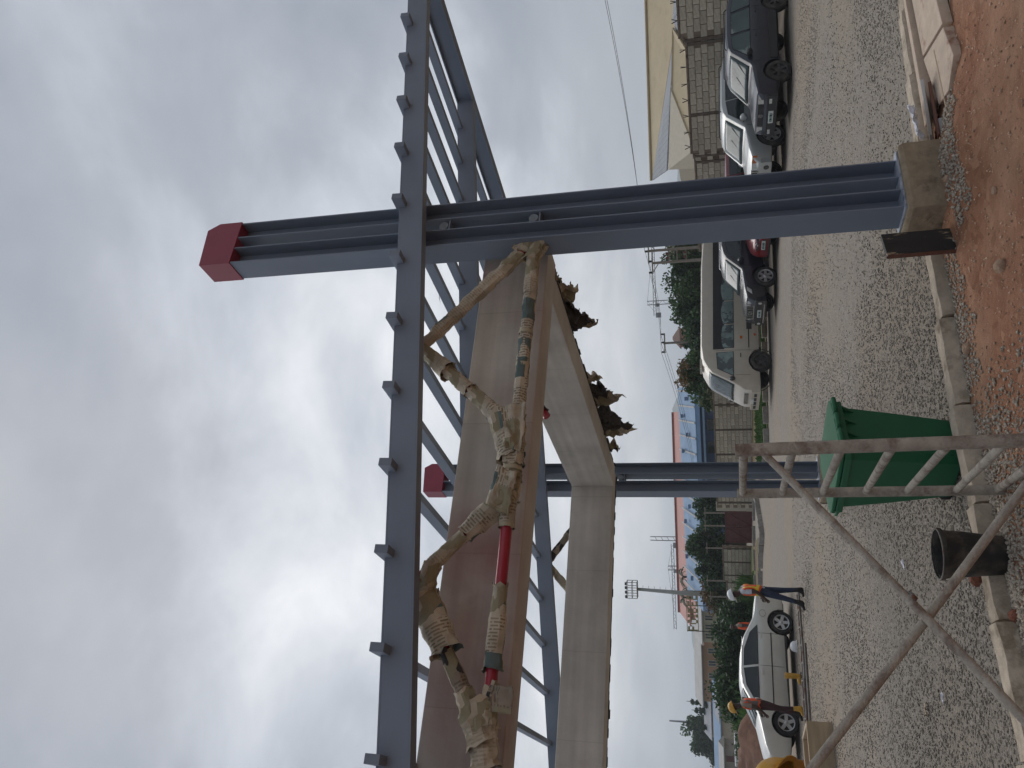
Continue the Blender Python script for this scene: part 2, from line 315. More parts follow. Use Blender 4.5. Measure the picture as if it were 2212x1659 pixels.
def concrete_mat():
    m = mat('fair_concrete', (0.56, 0.515, 0.455), 0.88, var=.13, scale=1.5, bump=.25, bscale=14, dirt=(0.45, 0.405, 0.35), dscale=.9, dlo=.45, dhi=.72)
    nt = m.node_tree; N = nt.nodes; L = nt.links; b = N['Principled BSDF']; src = b.inputs['Base Color'].links[0].from_socket
    tc = N.new('ShaderNodeTexCoord'); vn = N.new('ShaderNodeTexNoise'); vn.inputs['Scale'].default_value = 2.6; vn.inputs['Detail'].default_value = 5; L.new(tc.outputs['Object'], vn.inputs['Vector'])
    # horizontal form-board bands
    mp = N.new('ShaderNodeMapping'); mp.inputs['Scale'].default_value = (.25, .25, 7); L.new(tc.outputs['Object'], mp.inputs[0])
    n2 = N.new('ShaderNodeTexNoise'); n2.inputs['Scale'].default_value = 1.4; n2.inputs['Detail'].default_value = 5; L.new(mp.outputs[0], n2.inputs['Vector'])
    rr = N.new('ShaderNodeMapRange'); rr.inputs[1].default_value = .3; rr.inputs[2].default_value = .7; rr.inputs[3].default_value = .88; rr.inputs[4].default_value = 1.1; L.new(n2.outputs['Fac'], rr.inputs[0])
    sc_ = N.new('ShaderNodeVectorMath'); sc_.operation = 'SCALE'; L.new(src, sc_.inputs[0]); L.new(rr.outputs[0], sc_.inputs['Scale']); src = sc_.outputs[0]
    # faint formwork panel joints
    sx_ = N.new('ShaderNodeSeparateXYZ'); L.new(tc.outputs['Object'], sx_.inputs[0]); ad = N.new('ShaderNodeMath'); L.new(sx_.outputs[0], ad.inputs[0]); L.new(sx_.outputs[1], ad.inputs[1]); cb = N.new('ShaderNodeCombineXYZ'); L.new(ad.outputs[0], cb.inputs[0]); L.new(sx_.outputs[2], cb.inputs[1])
    bk = N.new('ShaderNodeTexBrick'); bk.offset = 0; bk.inputs['Scale'].default_value = 1; bk.inputs['Brick Width'].default_value = 1.22; bk.inputs['Row Height'].default_value = 2.6; bk.inputs['Mortar Size'].default_value = .006; bk.inputs['Color1'].default_value = (1, 1, 1, 1); bk.inputs['Color2'].default_value = (.965, .965, .965, 1); bk.inputs['Mortar'].default_value = (.86, .85, .83, 1); L.new(cb.outputs[0], bk.inputs['Vector'])
    mj = N.new('ShaderNodeMixRGB'); mj.blend_type = 'MULTIPLY'; mj.inputs[0].default_value = 1; L.new(src, mj.inputs[1]); L.new(bk.outputs['Color'], mj.inputs[2]); src = mj.outputs[0]
    # paint overspray drifted from the red pipes
    for (p, rad, k) in (((-2.95, .5, 3.93), .6, .85), ((-3.7, .5, 3.9), 1.0, .5), ((-1.5, .5, 3.66), .5, .35), ((-.1, .5, 4.2), .45, .55), ((-4.4, .5, 3.8), 1.1, .5), ((-.6, .5, 3.68), .35, .5), ((-2.2, .5, 3.64), .35, .4), ((-2.6, .5, 4.1), .6, .35)):
        ds = N.new('ShaderNodeVectorMath'); ds.operation = 'DISTANCE'; L.new(tc.outputs['Object'], ds.inputs[0]); ds.inputs[1].default_value = p
        mr = N.new('ShaderNodeMapRange'); mr.interpolation_type = 'SMOOTHSTEP'; mr.inputs[1].default_value = rad; mr.inputs[2].default_value = 0; mr.inputs[3].default_value = 0; mr.inputs[4].default_value = k; L.new(ds.outputs['Value'], mr.inputs[0])
        mu = N.new('ShaderNodeMath'); mu.operation = 'MULTIPLY'; L.new(mr.outputs[0], mu.inputs[0]); L.new(vn.outputs['Fac'], mu.inputs[1])
        mx = N.new('ShaderNodeMixRGB'); L.new(mu.outputs[0], mx.inputs[0]); L.new(src, mx.inputs[1]); mx.inputs[2].default_value = (.27, .04, .045, 1); src = mx.outputs[0]
    L.new(src, b.inputs['Base Color']); return m
concrete = concrete_mat()

def paper_mat(name, c, dark, plo, ink):
    m = bpy.data.materials.new(name); m.use_nodes = True; nt = m.node_tree; N = nt.nodes; L = nt.links; b = N['Principled BSDF']; b.inputs['Roughness'].default_value = .8
    uv = N.new('ShaderNodeUVMap').outputs[0]; tc = N.new('ShaderNodeTexCoord')
    br = N.new('ShaderNodeTexBrick'); br.inputs['Scale'].default_value = 1.0; br.inputs['Brick Width'].default_value = .075; br.inputs['Row Height'].default_value = .026
    br.inputs['Mortar Size'].default_value = .007; br.offset = .37; br.inputs['Color1'].default_value = (.30, .28, .24, 1); br.inputs['Color2'].default_value = (.62, .6, .55, 1); br.inputs['Mortar'].default_value = (1, 1, 1, 1)
    L.new(uv, br.inputs['Vector'])
    def nz(scale, det, src, lo, hi, a=0., z=1.):
        n = N.new('ShaderNodeTexNoise'); n.inputs['Scale'].default_value = scale; n.inputs['Detail'].default_value = det; L.new(src, n.inputs['Vector'])
        r_ = N.new('ShaderNodeMapRange'); r_.inputs[1].default_value = lo; r_.inputs[2].default_value = hi; r_.inputs[3].default_value = a; r_.inputs[4].default_value = z; L.new(n.outputs['Fac'], r_.inputs[0]); return r_.outputs[0]
    def mixc(f, a, c2, mode='MIX'):
        x = N.new('ShaderNodeMixRGB'); x.blend_type = mode
        for i, q in enumerate((f, a, c2)):
            if isinstance(q, tuple): x.inputs[i].default_value = (*q, 1)
            elif isinstance(q, (int, float)): x.inputs[i].default_value = q
            else: L.new(q, x.inputs[i])
        return x.outputs[0]
    base = mixc(nz(5, 4, tc.outputs['Object'], .35, .65), tuple(v * .72 for v in c), tuple(v * 1.12 for v in c))
    # columns of print in patches
    cells = N.new('ShaderNodeTexVoronoi'); cells.inputs['Scale'].default_value = 7.5; cells.distance = 'CHEBYCHEV'; cells.inputs['Randomness'].default_value = .75; L.new(uv, cells.inputs['Vector'])
    sepc = N.new('ShaderNodeSeparateColor'); L.new(cells.outputs['Color'], sepc.inputs[0])
    def thr(s_, t_):
        q = N.new('ShaderNodeMath'); q.operation = 'GREATER_THAN'; L.new(s_, q.inputs[0]); q.inputs[1].default_value = t_; return q.outputs[0]
    f1 = N.new('ShaderNodeMath'); f1.operation = 'MULTIPLY'; L.new(thr(sepc.outputs[0], .45), f1.inputs[0]); f1.inputs[1].default_value = ink
    base = mixc(f1.outputs[0], base, mixc(1.0, base, br.outputs['Color'], 'MULTIPLY'))
    base = mixc(thr(sepc.outputs[1], plo), base, dark)
    base = mixc(thr(sepc.outputs[2], .97), base, (.28, .24, .15))
    L.new(base, b.inputs['Base Color'])
    n3 = N.new('ShaderNodeTexNoise'); n3.inputs['Scale'].default_value = 22; n3.inputs['Detail'].default_value = 5; L.new(tc.outputs['Object'], n3.inputs['Vector'])
    bp = N.new('ShaderNodeBump'); bp.inputs['Strength'].default_value = .55; bp.inputs['Distance'].default_value = .02; L.new(n3.outputs['Fac'], bp.inputs['Height']); L.new(bp.outputs[0], b.inputs['Normal'])
    return m
paper_plain = paper_mat('newspaper_plain', (.50, .42, .31), (.16, .18, .15), .90, .4)
paper_print = paper_mat('newspaper_print', (.50, .43, .325), (.10, .135, .125), .70, .9)
paper_dark = paper_mat('newspaper_dark', (.31, .245, .185), (.035, .03, .03), .5, .8)
tape = mat('masking_tape', (.42, .36, .24), .6, var=.12)

def ground_mat(name, cols, vscale, bumpd, big, bigc, soft=False):
    m = bpy.data.materials.new(name); m.use_nodes = True; nt = m.node_tree; N = nt.nodes; L = nt.links; b = N['Principled BSDF']; b.inputs['Roughness'].default_value = .95; b.inputs['Specular IOR Level'].default_value = .25
    tc = N.new('ShaderNodeTexCoord'); P = tc.outputs['Object']
    v = N.new('ShaderNodeTexVoronoi'); v.inputs['Scale'].default_value = vscale; L.new(P, v.inputs['Vector'])
    sp = N.new('ShaderNodeSeparateColor'); L.new(v.outputs['Color'], sp.inputs[0])
    rp = N.new('ShaderNodeValToRGB'); cr = rp.color_ramp
    cr.elements[0].position = 0; cr.elements[0].color = (*cols[0], 1); cr.elements[1].position = 1; cr.elements[1].color = (*cols[-1], 1)
    for i, c in enumerate(cols[1:-1]): e = cr.elements.new((i + 1) / (len(cols) - 1)); e.color = (*c, 1)
    L.new(sp.outputs[0], rp.inputs[0])
    n = N.new('ShaderNodeTexNoise'); n.inputs['Scale'].default_value = big; n.inputs['Detail'].default_value = 5; L.new(P, n.inputs['Vector'])
    r2 = N.new('ShaderNodeMapRange'); r2.interpolation_type = 'SMOOTHSTEP'; r2.inputs[1].default_value = .42; r2.inputs[2].default_value = .66; L.new(n.outputs['Fac'], r2.inputs[0])
    mx = N.new('ShaderNodeMixRGB'); L.new(r2.outputs[0], mx.inputs[0]); L.new(rp.outputs[0], mx.inputs[1]); mx.inputs[2].default_value = (*bigc, 1)
    n4 = N.new('ShaderNodeTexNoise'); n4.inputs['Scale'].default_value = vscale * .16; n4.inputs['Detail'].default_value = 8; n4.inputs['Roughness'].default_value = .7; L.new(P, n4.inputs['Vector'])
    r4 = N.new('ShaderNodeMapRange'); r4.inputs[1].default_value = .3; r4.inputs[2].default_value = .7; r4.inputs[3].default_value = .84; r4.inputs[4].default_value = 1.14; L.new(n4.outputs['Fac'], r4.inputs[0])
    s2 = N.new('ShaderNodeVectorMath'); s2.operation = 'SCALE'; L.new(mx.outputs[0], s2.inputs[0]); L.new(r4.outputs[0], s2.inputs['Scale']); L.new(s2.outputs[0], b.inputs['Base Color'])
    bp = N.new('ShaderNodeBump'); bp.inputs['Strength'].default_value = .9; bp.inputs['Distance'].default_value = bumpd
    if soft: L.new(n4.outputs['Fac'], bp.inputs['Height'])
    else: bp.invert = True; L.new(v.outputs['Distance'], bp.inputs['Height'])
    L.new(bp.outputs[0], b.inputs['Normal']); return m
gravelm = ground_mat('gravel', [(.21, .183, .152), (.25, .217, .18), (.285, .248, .205), (.23, .20, .168), (.33, .295, .252)], 38, .012, .16, (.285, .235, .182))
soilm = ground_mat('laterite_soil', [(.24, .108, .058), (.34, .165, .094), (.29, .134, .075), (.40, .21, .125)], 14, .10, .7, (.41, .235, .145), soft=True)
terrm = ground_mat('terrain', [(.07, .10, .03), (.10, .12, .04), (.17, .11, .07)], .35, .05, .02, (.22, .13, .085), soft=True)
stonem = mat('gravel_stones', (.285, .248, .205), .9, var=.12, island=.26)
spillm = mat('spilled_stones', (.37, .315, .25), .9, var=.12, island=.26)
soilstone = mat('soil_stones', (.50, .33, .23), .95, var=.2, island=.5)

# ------------------------------------------------------------------ ground
TH = R(29.5); OX, OY = 1.39, 7.30
EX = Vector((math.cos(TH), math.sin(TH), 0)); EY = Vector((-math.sin(TH), math.cos(TH), 0))
def W(x, y, z=0.0): return Vector((OX, OY, 0)) + EX * x + EY * y + Vector((0, 0, z))      # gate frame -> world
def S(p): d = Vector((p[0] - OX, p[1] - OY, 0)); return d.dot(EX), d.dot(EY)
KP = [(-45, -1.5), (-12, -.35), (-6, .2), (-4, .42), (-2.9, .55), (-1.5, .66), (-.3, .64), (.8, .52), (1.5, .40), (3, .20), (4.5, 0.02), (12, -.9), (45, -4)]
def kerb_y(x):
    for (x0, y0), (x1, y1) in zip(KP, KP[1:]):
        if x0 <= x <= x1: return y0 + (y1 - y0) * (x - x0) / (x1 - x0)
    return KP[0][1] if x < KP[0][0] else KP[-1][1]
def noisez(x, y, sc_, amp): return amp * mnoise.noise(Vector((x * sc_, y * sc_, 3.1)))
def soil_z(x, y):
    sx, sy = S((x, y)); near = max(0.0, min(1.0, (kerb_y(sx) - .1 - sy) / .5))
    lift = .02 + .045 * max(0, min(1, (1.6 - sx) / 1.2)) + .09 * max(0, 1 - math.hypot(sx - .3, sy) / 1.0)
    return ground(x, y) + lift + near * (noisez(x, y, .9, .035) + noisez(x, y, 3.2, .02) + noisez(x, y, 9, .012) + noisez(x, y, 21, .005))
mb = MB()
rad = [0, 4, 8, 14, 22, 32, 45, 60, 80, 110, 150, 200, 280, 400, 600, 900, 1400, 2200, 3500, 6000, 9000]
nth = 72
for r_ in rad:
    for k in range(nth):
        a = 2 * math.pi * k / nth; x, y = r_ * math.cos(a), r_ * math.sin(a); mb.v.append((x, y, ground(x, y) - .05))
for i in range(len(rad) - 1):
    for k in range(nth):
        k2 = (k + 1) % nth; mb.f.append((i * nth + k, (i + 1) * nth + k, (i + 1) * nth + k2, i * nth + k2)); mb.m.append(0)
tag(mb.build('terrain', terrm, smooth=True, fix=False), kind='structure')
def lot(u, v):
    sx = -42 + 84 * u; k = kerb_y(sx) - .04; sy = k + (52 - k) * (v ** 1.8); p = W(sx, sy); return (p.x, p.y, ground(p.x, p.y) + noisez(p.x, p.y, .5, .012))
tag(MB().grid(lot, 120, 90).build('gravel_lot', gravelm, smooth=True), kind='structure')
def soil(u, v):
    a = 2 * u - 1; sx = -1 + 9 * a * abs(a) ** .6 * 2.2; k = kerb_y(sx) - .05; sy = k - .06 - 9 * (v ** 1.7); p = W(sx, sy); return (p.x, p.y, soil_z(p.x, p.y))
tag(MB().grid(soil, 420, 260).build('red_soil', soilm, smooth=True), kind='structure')

def scatter(name, pts, sizes, m, flat=.75):
    pts = np.asarray(pts); n = len(pts); base = np.array([(1, 0, 0), (-1, 0, 0), (0, 1, 0), (0, -1, 0), (0, 0, 1), (0, 0, -1)], float)
    fc = np.array([(0, 2, 4), (2, 1, 4), (1, 3, 4), (3, 0, 4), (2, 0, 5), (1, 2, 5), (3, 1, 5), (0, 3, 5)])
    v = base[None] * rng.uniform(.55, 1.25, (n, 6, 1)) + rng.uniform(-.28, .28, (n, 6, 3)); v[..., 2] *= flat
    a = rng.uniform(0, 6.28, n); ca, sa = np.cos(a)[:, None], np.sin(a)[:, None]; tl = rng.uniform(-.5, .5, (n, 1))
    x = v[..., 0] * ca - v[..., 1] * sa; y = v[..., 0] * sa + v[..., 1] * ca; z = v[..., 2] + x * tl * .6
    v = np.stack((x, y, z), -1) * np.asarray(sizes)[:, None, None] + pts[:, None, :]
    me = bpy.data.meshes.new(name); me.vertices.add(n * 6); me.vertices.foreach_set('co', v.reshape(-1)); F = (fc[None] + (np.arange(n) * 6)[:, None, None]).reshape(-1)
    me.loops.add(n * 24); me.loops.foreach_set('vertex_index', F.astype(np.int32)); me.polygons.add(n * 8); me.polygons.foreach_set('loop_start', np.arange(0, n * 24, 3, dtype=np.int32))
    me.update(calc_edges=True); me.materials.append(m); o = bpy.data.objects.new(name, me); col.objects.link(o); return o
pts, szs = [], []
while len(pts) < 80000:
    d = 6.5 + 17 * random.random() ** 1.25; a = R(random.uniform(-36, 34)); x, y = d * math.sin(a), d * math.cos(a); sx, sy = S((x, y))
    if sy < kerb_y(sx) + .02: continue
    if mnoise.noise(Vector((x * .16, y * .16, 8))) < -.22 and random.random() < .6: continue
    s_ = .0075 + .0125 * random.random() ** 2; pts.append((x, y, ground(x, y) + s_ * .3)); szs.append(s_)
tag(scatter('loose_gravel', pts, szs, stonem), 'loose grey crushed stone covering the lot beyond the kerb', 'gravel', kind='stuff')
pts, szs = [], []
tries = 0
while len(pts) < 22000:
    sx = random.uniform(-6.5, 2.2); sy = kerb_y(sx) - .17 - 1.9 * random.random() ** 1.5
    p = W(sx, sy); dens = max(0, min(1, (-1.55 - sx) / 1.3)) * max(0, 1.15 + .5 * mnoise.noise(Vector((sx * 1.2, sy * 1.2, 1))) - (kerb_y(sx) - sy) * .35)
    sy_pl = (-.1 - sy)
    if -.35 < sx < .9 and 0 < sy_pl < .34 + .12 * mnoise.noise(Vector((sx * 5, 0, 2))): dens = max(dens, .8)
    if -1.6 < sx < -.3 and kerb_y(sx) - sy < .55 + .2 * mnoise.noise(Vector((sx * 4, 0, 2))): dens = max(dens, .35)
    if random.random() > dens: continue
    s_ = .008 + .013 * random.random() ** 2; pts.append((p.x, p.y, soil_z(p.x, p.y) + s_ * .4)); szs.append(s_)
tag(scatter('spilled_gravel', pts, szs, spillm), 'grey gravel spilled over the soil in front of the kerb', 'gravel', kind='stuff')
pts, szs = [], []
for i in range(13000):
    sx = random.uniform(-4, 4.5); sy = kerb_y(sx) - .2 - 3.6 * random.random(); p = W(sx, sy); s_ = .003 + .012 * random.random() ** 3.5
    pts.append((p.x, p.y, soil_z(p.x, p.y) + s_ * .3)); szs.append(s_)
tag(scatter('soil_crumbs', pts, szs, soilstone), 'small reddish crumbs and pebbles on the bare soil', 'pebbles', kind='stuff')

# near kerb: one stone after another
kerb = tag(empty('kerb', W(0, .5)), kind='structure'); kerb.rotation_euler = (0, 0, TH)
kx = -7.6; kn = 0
while kx < 7.5:
    L_ = .86 + random.uniform(-.05, .05)
    if not (-.12 < kx + L_ / 2 < .62):
        a, b_ = kx + .012, kx + L_ - .012
        y0, y1 = kerb_y(a) + random.uniform(-.012, .012), kerb_y(b_) + random.uniform(-.012, .012)
        m_ = MB(); seg = 7; nzo = random.random() * 50; mid = W((a + b_) / 2, (y0 + y1) / 2); gz = ground(mid.x, mid.y)
        sec = [(-.19, -.25), (-.185, .0), (-.18, .13), (-.155, .178), (-.03, .188), (-.004, .172), (0, .05), (0, -.25)]
        rings = []
        for i in range(seg + 1):
            t = i / seg; ring = []
            for (dy, dz) in sec:
                q = .010 * mnoise.noise(Vector((nzo + t * 4, dy * 30, dz * 12))) if dz > 0 else 0
                ring.append((a + (b_ - a) * t, y0 + (y1 - y0) * t + dy + q - .5, gz + dz + q))
            rings.append(ring)
        o = len(m_.v)
        for rg in rings: m_.v += rg
        ns = len(sec)
        for i in range(seg):
            for j in range(ns): m_.f.append((i * ns + j, i * ns + (j + 1) % ns, (i + 1) * ns + (j + 1) % ns, (i + 1) * ns + j)); m_.m.append(0)
        m_.f.append(tuple(range(ns))); m_.f.append(tuple(range(seg * ns, seg * ns + ns))); m_.m += [0, 0]
        m_.build('kerb_stone', kerbm, kerb, smooth=True, angle=35)
    kx += L_

# concrete slabs of the unfinished walkway at the right
walk = tag(empty('walkway', W(2.4, -.5)), kind='structure')
def slab(poly, z0, t=.09):
    m_ = MB(); vs_ = [W(x, y) for x, y in poly]; n = len(poly)
    top = [(p.x - walk.location.x, p.y - walk.location.y, z0) for p in vs_]; bot = [(x, y, z0 - t) for x, y, z in top]
    m_.add(top + bot, [tuple(range(n)), tuple(range(n, 2 * n))[::-1]] + [(i, (i + 1) % n, n + (i + 1) % n, n + i) for i in range(n)])
    m_.build('walkway_slab', slabm, walk, bevel=.006)
slab([(1.02, -.13), (1.75, -.02), (1.45, -.60), (1.02, -.66), (.9, -.4)], -.01)
slab([(1.80, -.02), (3.0, -.10), (3.0, -.62), (1.50, -.60)], -.012)
slab([(3.03, -.10), (5.0, -.30), (5.0, -.9), (3.03, -.64)], -.03)
slab([(1.1, .20), (3.6, -.06), (3.6, -.12), (1.1, .10)], .03, .12)

# ------------------------------------------------------------------ the gate: columns
def plinth(sx, sy, label):
    p = W(sx, sy); gz = ground(p.x, p.y); m_ = MB()
    prof = [(-.02, -.3, 0), (0, -.02, .0), (0.0, .2, .008), (0.004, .34 - gz - .02, .0), (.02, .358 - gz, 0)]
    x0, x1, y0, y1 = -.05, .70, -.045, .43
    ring = []
    for (ins, z, q) in prof:
        for (x, y) in ((x0 + ins, y0 + ins), ((x0 + x1) / 2, y0 + ins - .012), (x1 - ins, y0 + ins), (x1 - ins, y1 - ins), (x0 + ins, y1 - ins)): ring.append((x + random.uniform(-.008, .008), y + random.uniform(-.008, .008), z + random.uniform(-.004, .004)))
    m_.v += ring; k = 5
    for i in range(len(prof) - 1):
        for j in range(k): m_.f.append((i * k + j, i * k + (j + 1) % k, (i + 1) * k + (j + 1) % k, (i + 1) * k + j)); m_.m.append(0)
    m_.f.append(tuple(range(k * (len(prof) - 1), k * len(prof)))); m_.m.append(0)
    o = m_.build('concrete_plinth', plinthm, bevel=.012); o.location = (p.x, p.y, gz); o.rotation_euler = (0, 0, TH)
    return tag(o, label, 'plinth', 'column plinths')
plinth(0, 0, 'stained concrete plinth under the near steel column beside the black plank')
plinth(.23, 7.2, 'concrete plinth under the farther steel column, behind the green bin')

def ibeam(m_, x0, x1, yc, fw, z0, z1, tf=.014, tw=.011):
    m_.bb(x0, x0 + tf, yc - fw / 2, yc + fw / 2, z0, z1); m_.bb(x1 - tf, x1, yc - fw / 2, yc + fw / 2, z0, z1); m_.bb(x0 + tf, x1 - tf, yc - tw / 2, yc + tw / 2, z0 + .002, z1 - .002)
def column(label):
    t = empty('steel_column', (0, 0, 0), TH, label, 'steel column', 'twin-beam steel columns of the gate')
    yc, fw = .175, .285
    for (a, b_) in ((.03, .235), (.365, .57)):
        m_ = MB(); ibeam(m_, a, b_, yc, fw, .375, 6.985); m_.build('steel_beam', steel, t, bevel=.002)
    m_ = MB(); m_.bb(-.005, .645, -.005, .365, .358, .3745); m_.build('base_plate', plate, t, bevel=.003)
    for zc_ in (3.60, 4.53):
        m_ = MB(); m_.bb(.2365, .3635, .05, .30, zc_ - .007, zc_ + .007); m_.build('stiffener_plate', steel, t)
        m_ = MB(); m_.lathe([(.0, 0), (.046, 0), (.05, .006), (.05, .22), (0, .22)], 20, T(.300, .055, zc_ + .062) @ AX((0, 1, 0))); m_.build('pipe_end', disc, t, smooth=True, angle=40)
    # red painted cap with one cut corner
    m_ = MB(); poly = [(.018, 6.965), (.582, 6.965), (.582, 7.24), (.50, 7.375), (.018, 7.335)]
    M_ = Matrix(((1, 0, 0, 0), (0, 0, 1, .022), (0, 1, 0, 0), (0, 0, 0, 1))); m_.prism(poly, .306, M_); m_.build('end_cap', redcap, t, bevel=.004)
    return t
colA = column('tall near blue-grey steel column with red cut-corner cap')
colA.location = W(0, 0)
colB = copy_tree(colA); colB['label'] = 'farther blue-grey steel column seen behind the concrete beams'; colB.location = W(.23, 7.2)
# third column at the left edge of the picture
t = empty('steel_column', W(-4.60, .0), TH, 'steel column whose edge just shows at the left end of the truss', 'steel column', 'twin-beam steel columns of the gate')
m_ = MB(); ibeam(m_, -.235, -.03, .175, .285, .1, 4.05); m_.build('steel_beam', steel, t, bevel=.002)
m_ = MB(); ibeam(m_, -.57, -.365, .175, .285, .1, 4.05); m_.build('steel_beam', steel, t, bevel=.002)

# ------------------------------------------------------------------ the gate: canopy
can = empty('gate_canopy', W(0, 0), TH, 'sloping blue-grey steel canopy frame with purlins and paper-wrapped pipe trusses', 'canopy frame')
def rz_(x, y=0.0): return 4.966 + .1395 * x + .027 * y
RAFT = (-.08, 2.2, 7.05)
XL, XR = -6.6, 4.66
for yy in RAFT:
    m_ = MB(); h = .25
    # rolled section laid along the slope: web plus two narrow flanges
    front = yy - .06
    A_, B_ = rz_(XL, yy), rz_(XR, yy)
    m_.beam((XL, yy, A_ - h / 2), (XR, yy, B_ - h / 2), .012, h - .03)
    for zo in (-.0075, -h + .0075): m_.beam((XL, yy, A_ + zo), (XR, yy, B_ + zo), .12, .015)
    m_.beam((XL, front + .006, A_ - h / 2), (XR, front + .006, B_ - h / 2), .010, h - .032)
    m_.build('rafter', steel2, can, bevel=.002)
for k in range(16):
    x = 4.05 - .72 * k; m_ = MB(); m_.beam((x, -.275, rz_(x, -.275) - .02), (x, 7.5, rz_(x, 7.5) - .02), .066, .11); m_.build('purlin', steel2, can, bevel=.003)
m_ = MB(); x = 4.66
m_.beam((x, -.2, rz_(x, -.2) - .13), (x, 7.5, rz_(x, 7.5) - .13), .012, .225)
for zo in (-.01, -.25): m_.beam((x, -.2, rz_(x, -.2) + zo), (x, 7.5, rz_(x, 7.5) + zo), .14, .016)
m_.build('edge_beam', steel, can, bevel=.002)

def with_uv(o, n_around, length_scale=1.0):
    me = o.data; uvl = me.uv_layers.new(name='UVMap'); co = [v.co for v in me.vertices]
    for pl in me.polygons:
        for li, vi in zip(pl.loop_indices, pl.vertices):
            ring, j = divmod(vi, n_around); uvl.data[li].uv = (j / n_around * .42, ring * .05 * length_scale)
    return o
def wrap(parent, a, b_, r0, r1, m_at, seed, n=18, lump=.18, name='paper_wrap', yoff=0.0):
    """crumpled newspaper sleeve round a pipe"""
    a, b_ = Vector(a), Vector(b_); d = b_ - a; L_ = d.length; d.normalize(); sd_ = d.cross(Vector((0, 1, 0))); sd_.normalize(); u2 = sd_.cross(d)
    k = max(5, int(L_ / .022)); m_ = MB(); rnd = random.Random(seed)
    steps = [rnd.uniform(.06, .22) for _ in range(40)]; off = rnd.uniform(0, 99)
    for i in range(k + 1):
        t = i / k; s_ = t * L_; acc = 0; lay = 0
        for q in steps:
            if acc + q > s_: break
            acc += q; lay += 1
        rb = r0 + (r1 - r0) * t + .007 * ((lay * 37 % 5) / 4 - .4)
        for j in range(n):
            th = 2 * math.pi * j / n
            q = rb * (1 + lump * (mnoise.noise(Vector((math.cos(th) * 1.6 + off, math.sin(th) * 1.6, s_ * 9))) + .7 * mnoise.noise(Vector((math.cos(th) * 3.5, math.sin(th) * 3.5 + off, s_ * 26)))))
            if i in (0, k): q *= 1.05 + .16 * rnd.random()
            e = (.02 * rnd.uniform(-1, 1) if i in (0, k) else 0)
            m_.v.append(tuple(a + d * (s_ + e) + sd_ * math.cos(th) * q + u2 * math.sin(th) * q))
    for i in range(k):
        for j in range(n): m_.f.append((i * n + j, i * n + (j + 1) % n, (i + 1) * n + (j + 1) % n, (i + 1) * n + j)); m_.m.append(0)
    o = m_.build(name, m_at, parent, smooth=True, angle=24, fix=False); return with_uv(o, n, L_ / k / .05)
def sheet(parent, corners, m_at, seed, nu=14, nv=10, amp=.03, rag=.05, name='paper_sheet', thick=.004):
    """crumpled sheet through four corners (a, b along the top, c, d along the bottom)"""
    a, b_, c, d = [Vector(p) for p in corners]; rnd = random.Random(seed); nrm = (b_ - a).cross(c - a).normalized(); off = rnd.uniform(0, 99)
    def fn(u, v):
        p = (a * (1 - u) + b_ * u) * (1 - v) + (c * (1 - u) + d * u) * v
        p = p + nrm * amp * (mnoise.noise(Vector((u * 3 + off, v * 3, 0))) * 1.6 + .7 * mnoise.noise(Vector((u * 8, v * 8 + off, 1))))
        if v > .99: p = p + (c - a) * rag * rnd.uniform(-1, .5)
        if u < .01 or u > .99: p = p + (b_ - a) * rag * .5 * rnd.uniform(-1, 1)
        return p
    m_ = MB().grid(fn, nu, nv); o = m_.build(name, m_at, parent, smooth=True, angle=30, fix=False, solid=thick)
    uvl = o.data.uv_layers.new(name='UVMap'); w_, h_ = (b_ - a).length, (c - a).length
    for pl in o.data.polygons:
        for li, vi in zip(pl.loop_indices, pl.vertices): uvl.data[li].uv = (vi // (nv + 1) / nu * w_, vi % (nv + 1) / nv * h_)
    return o
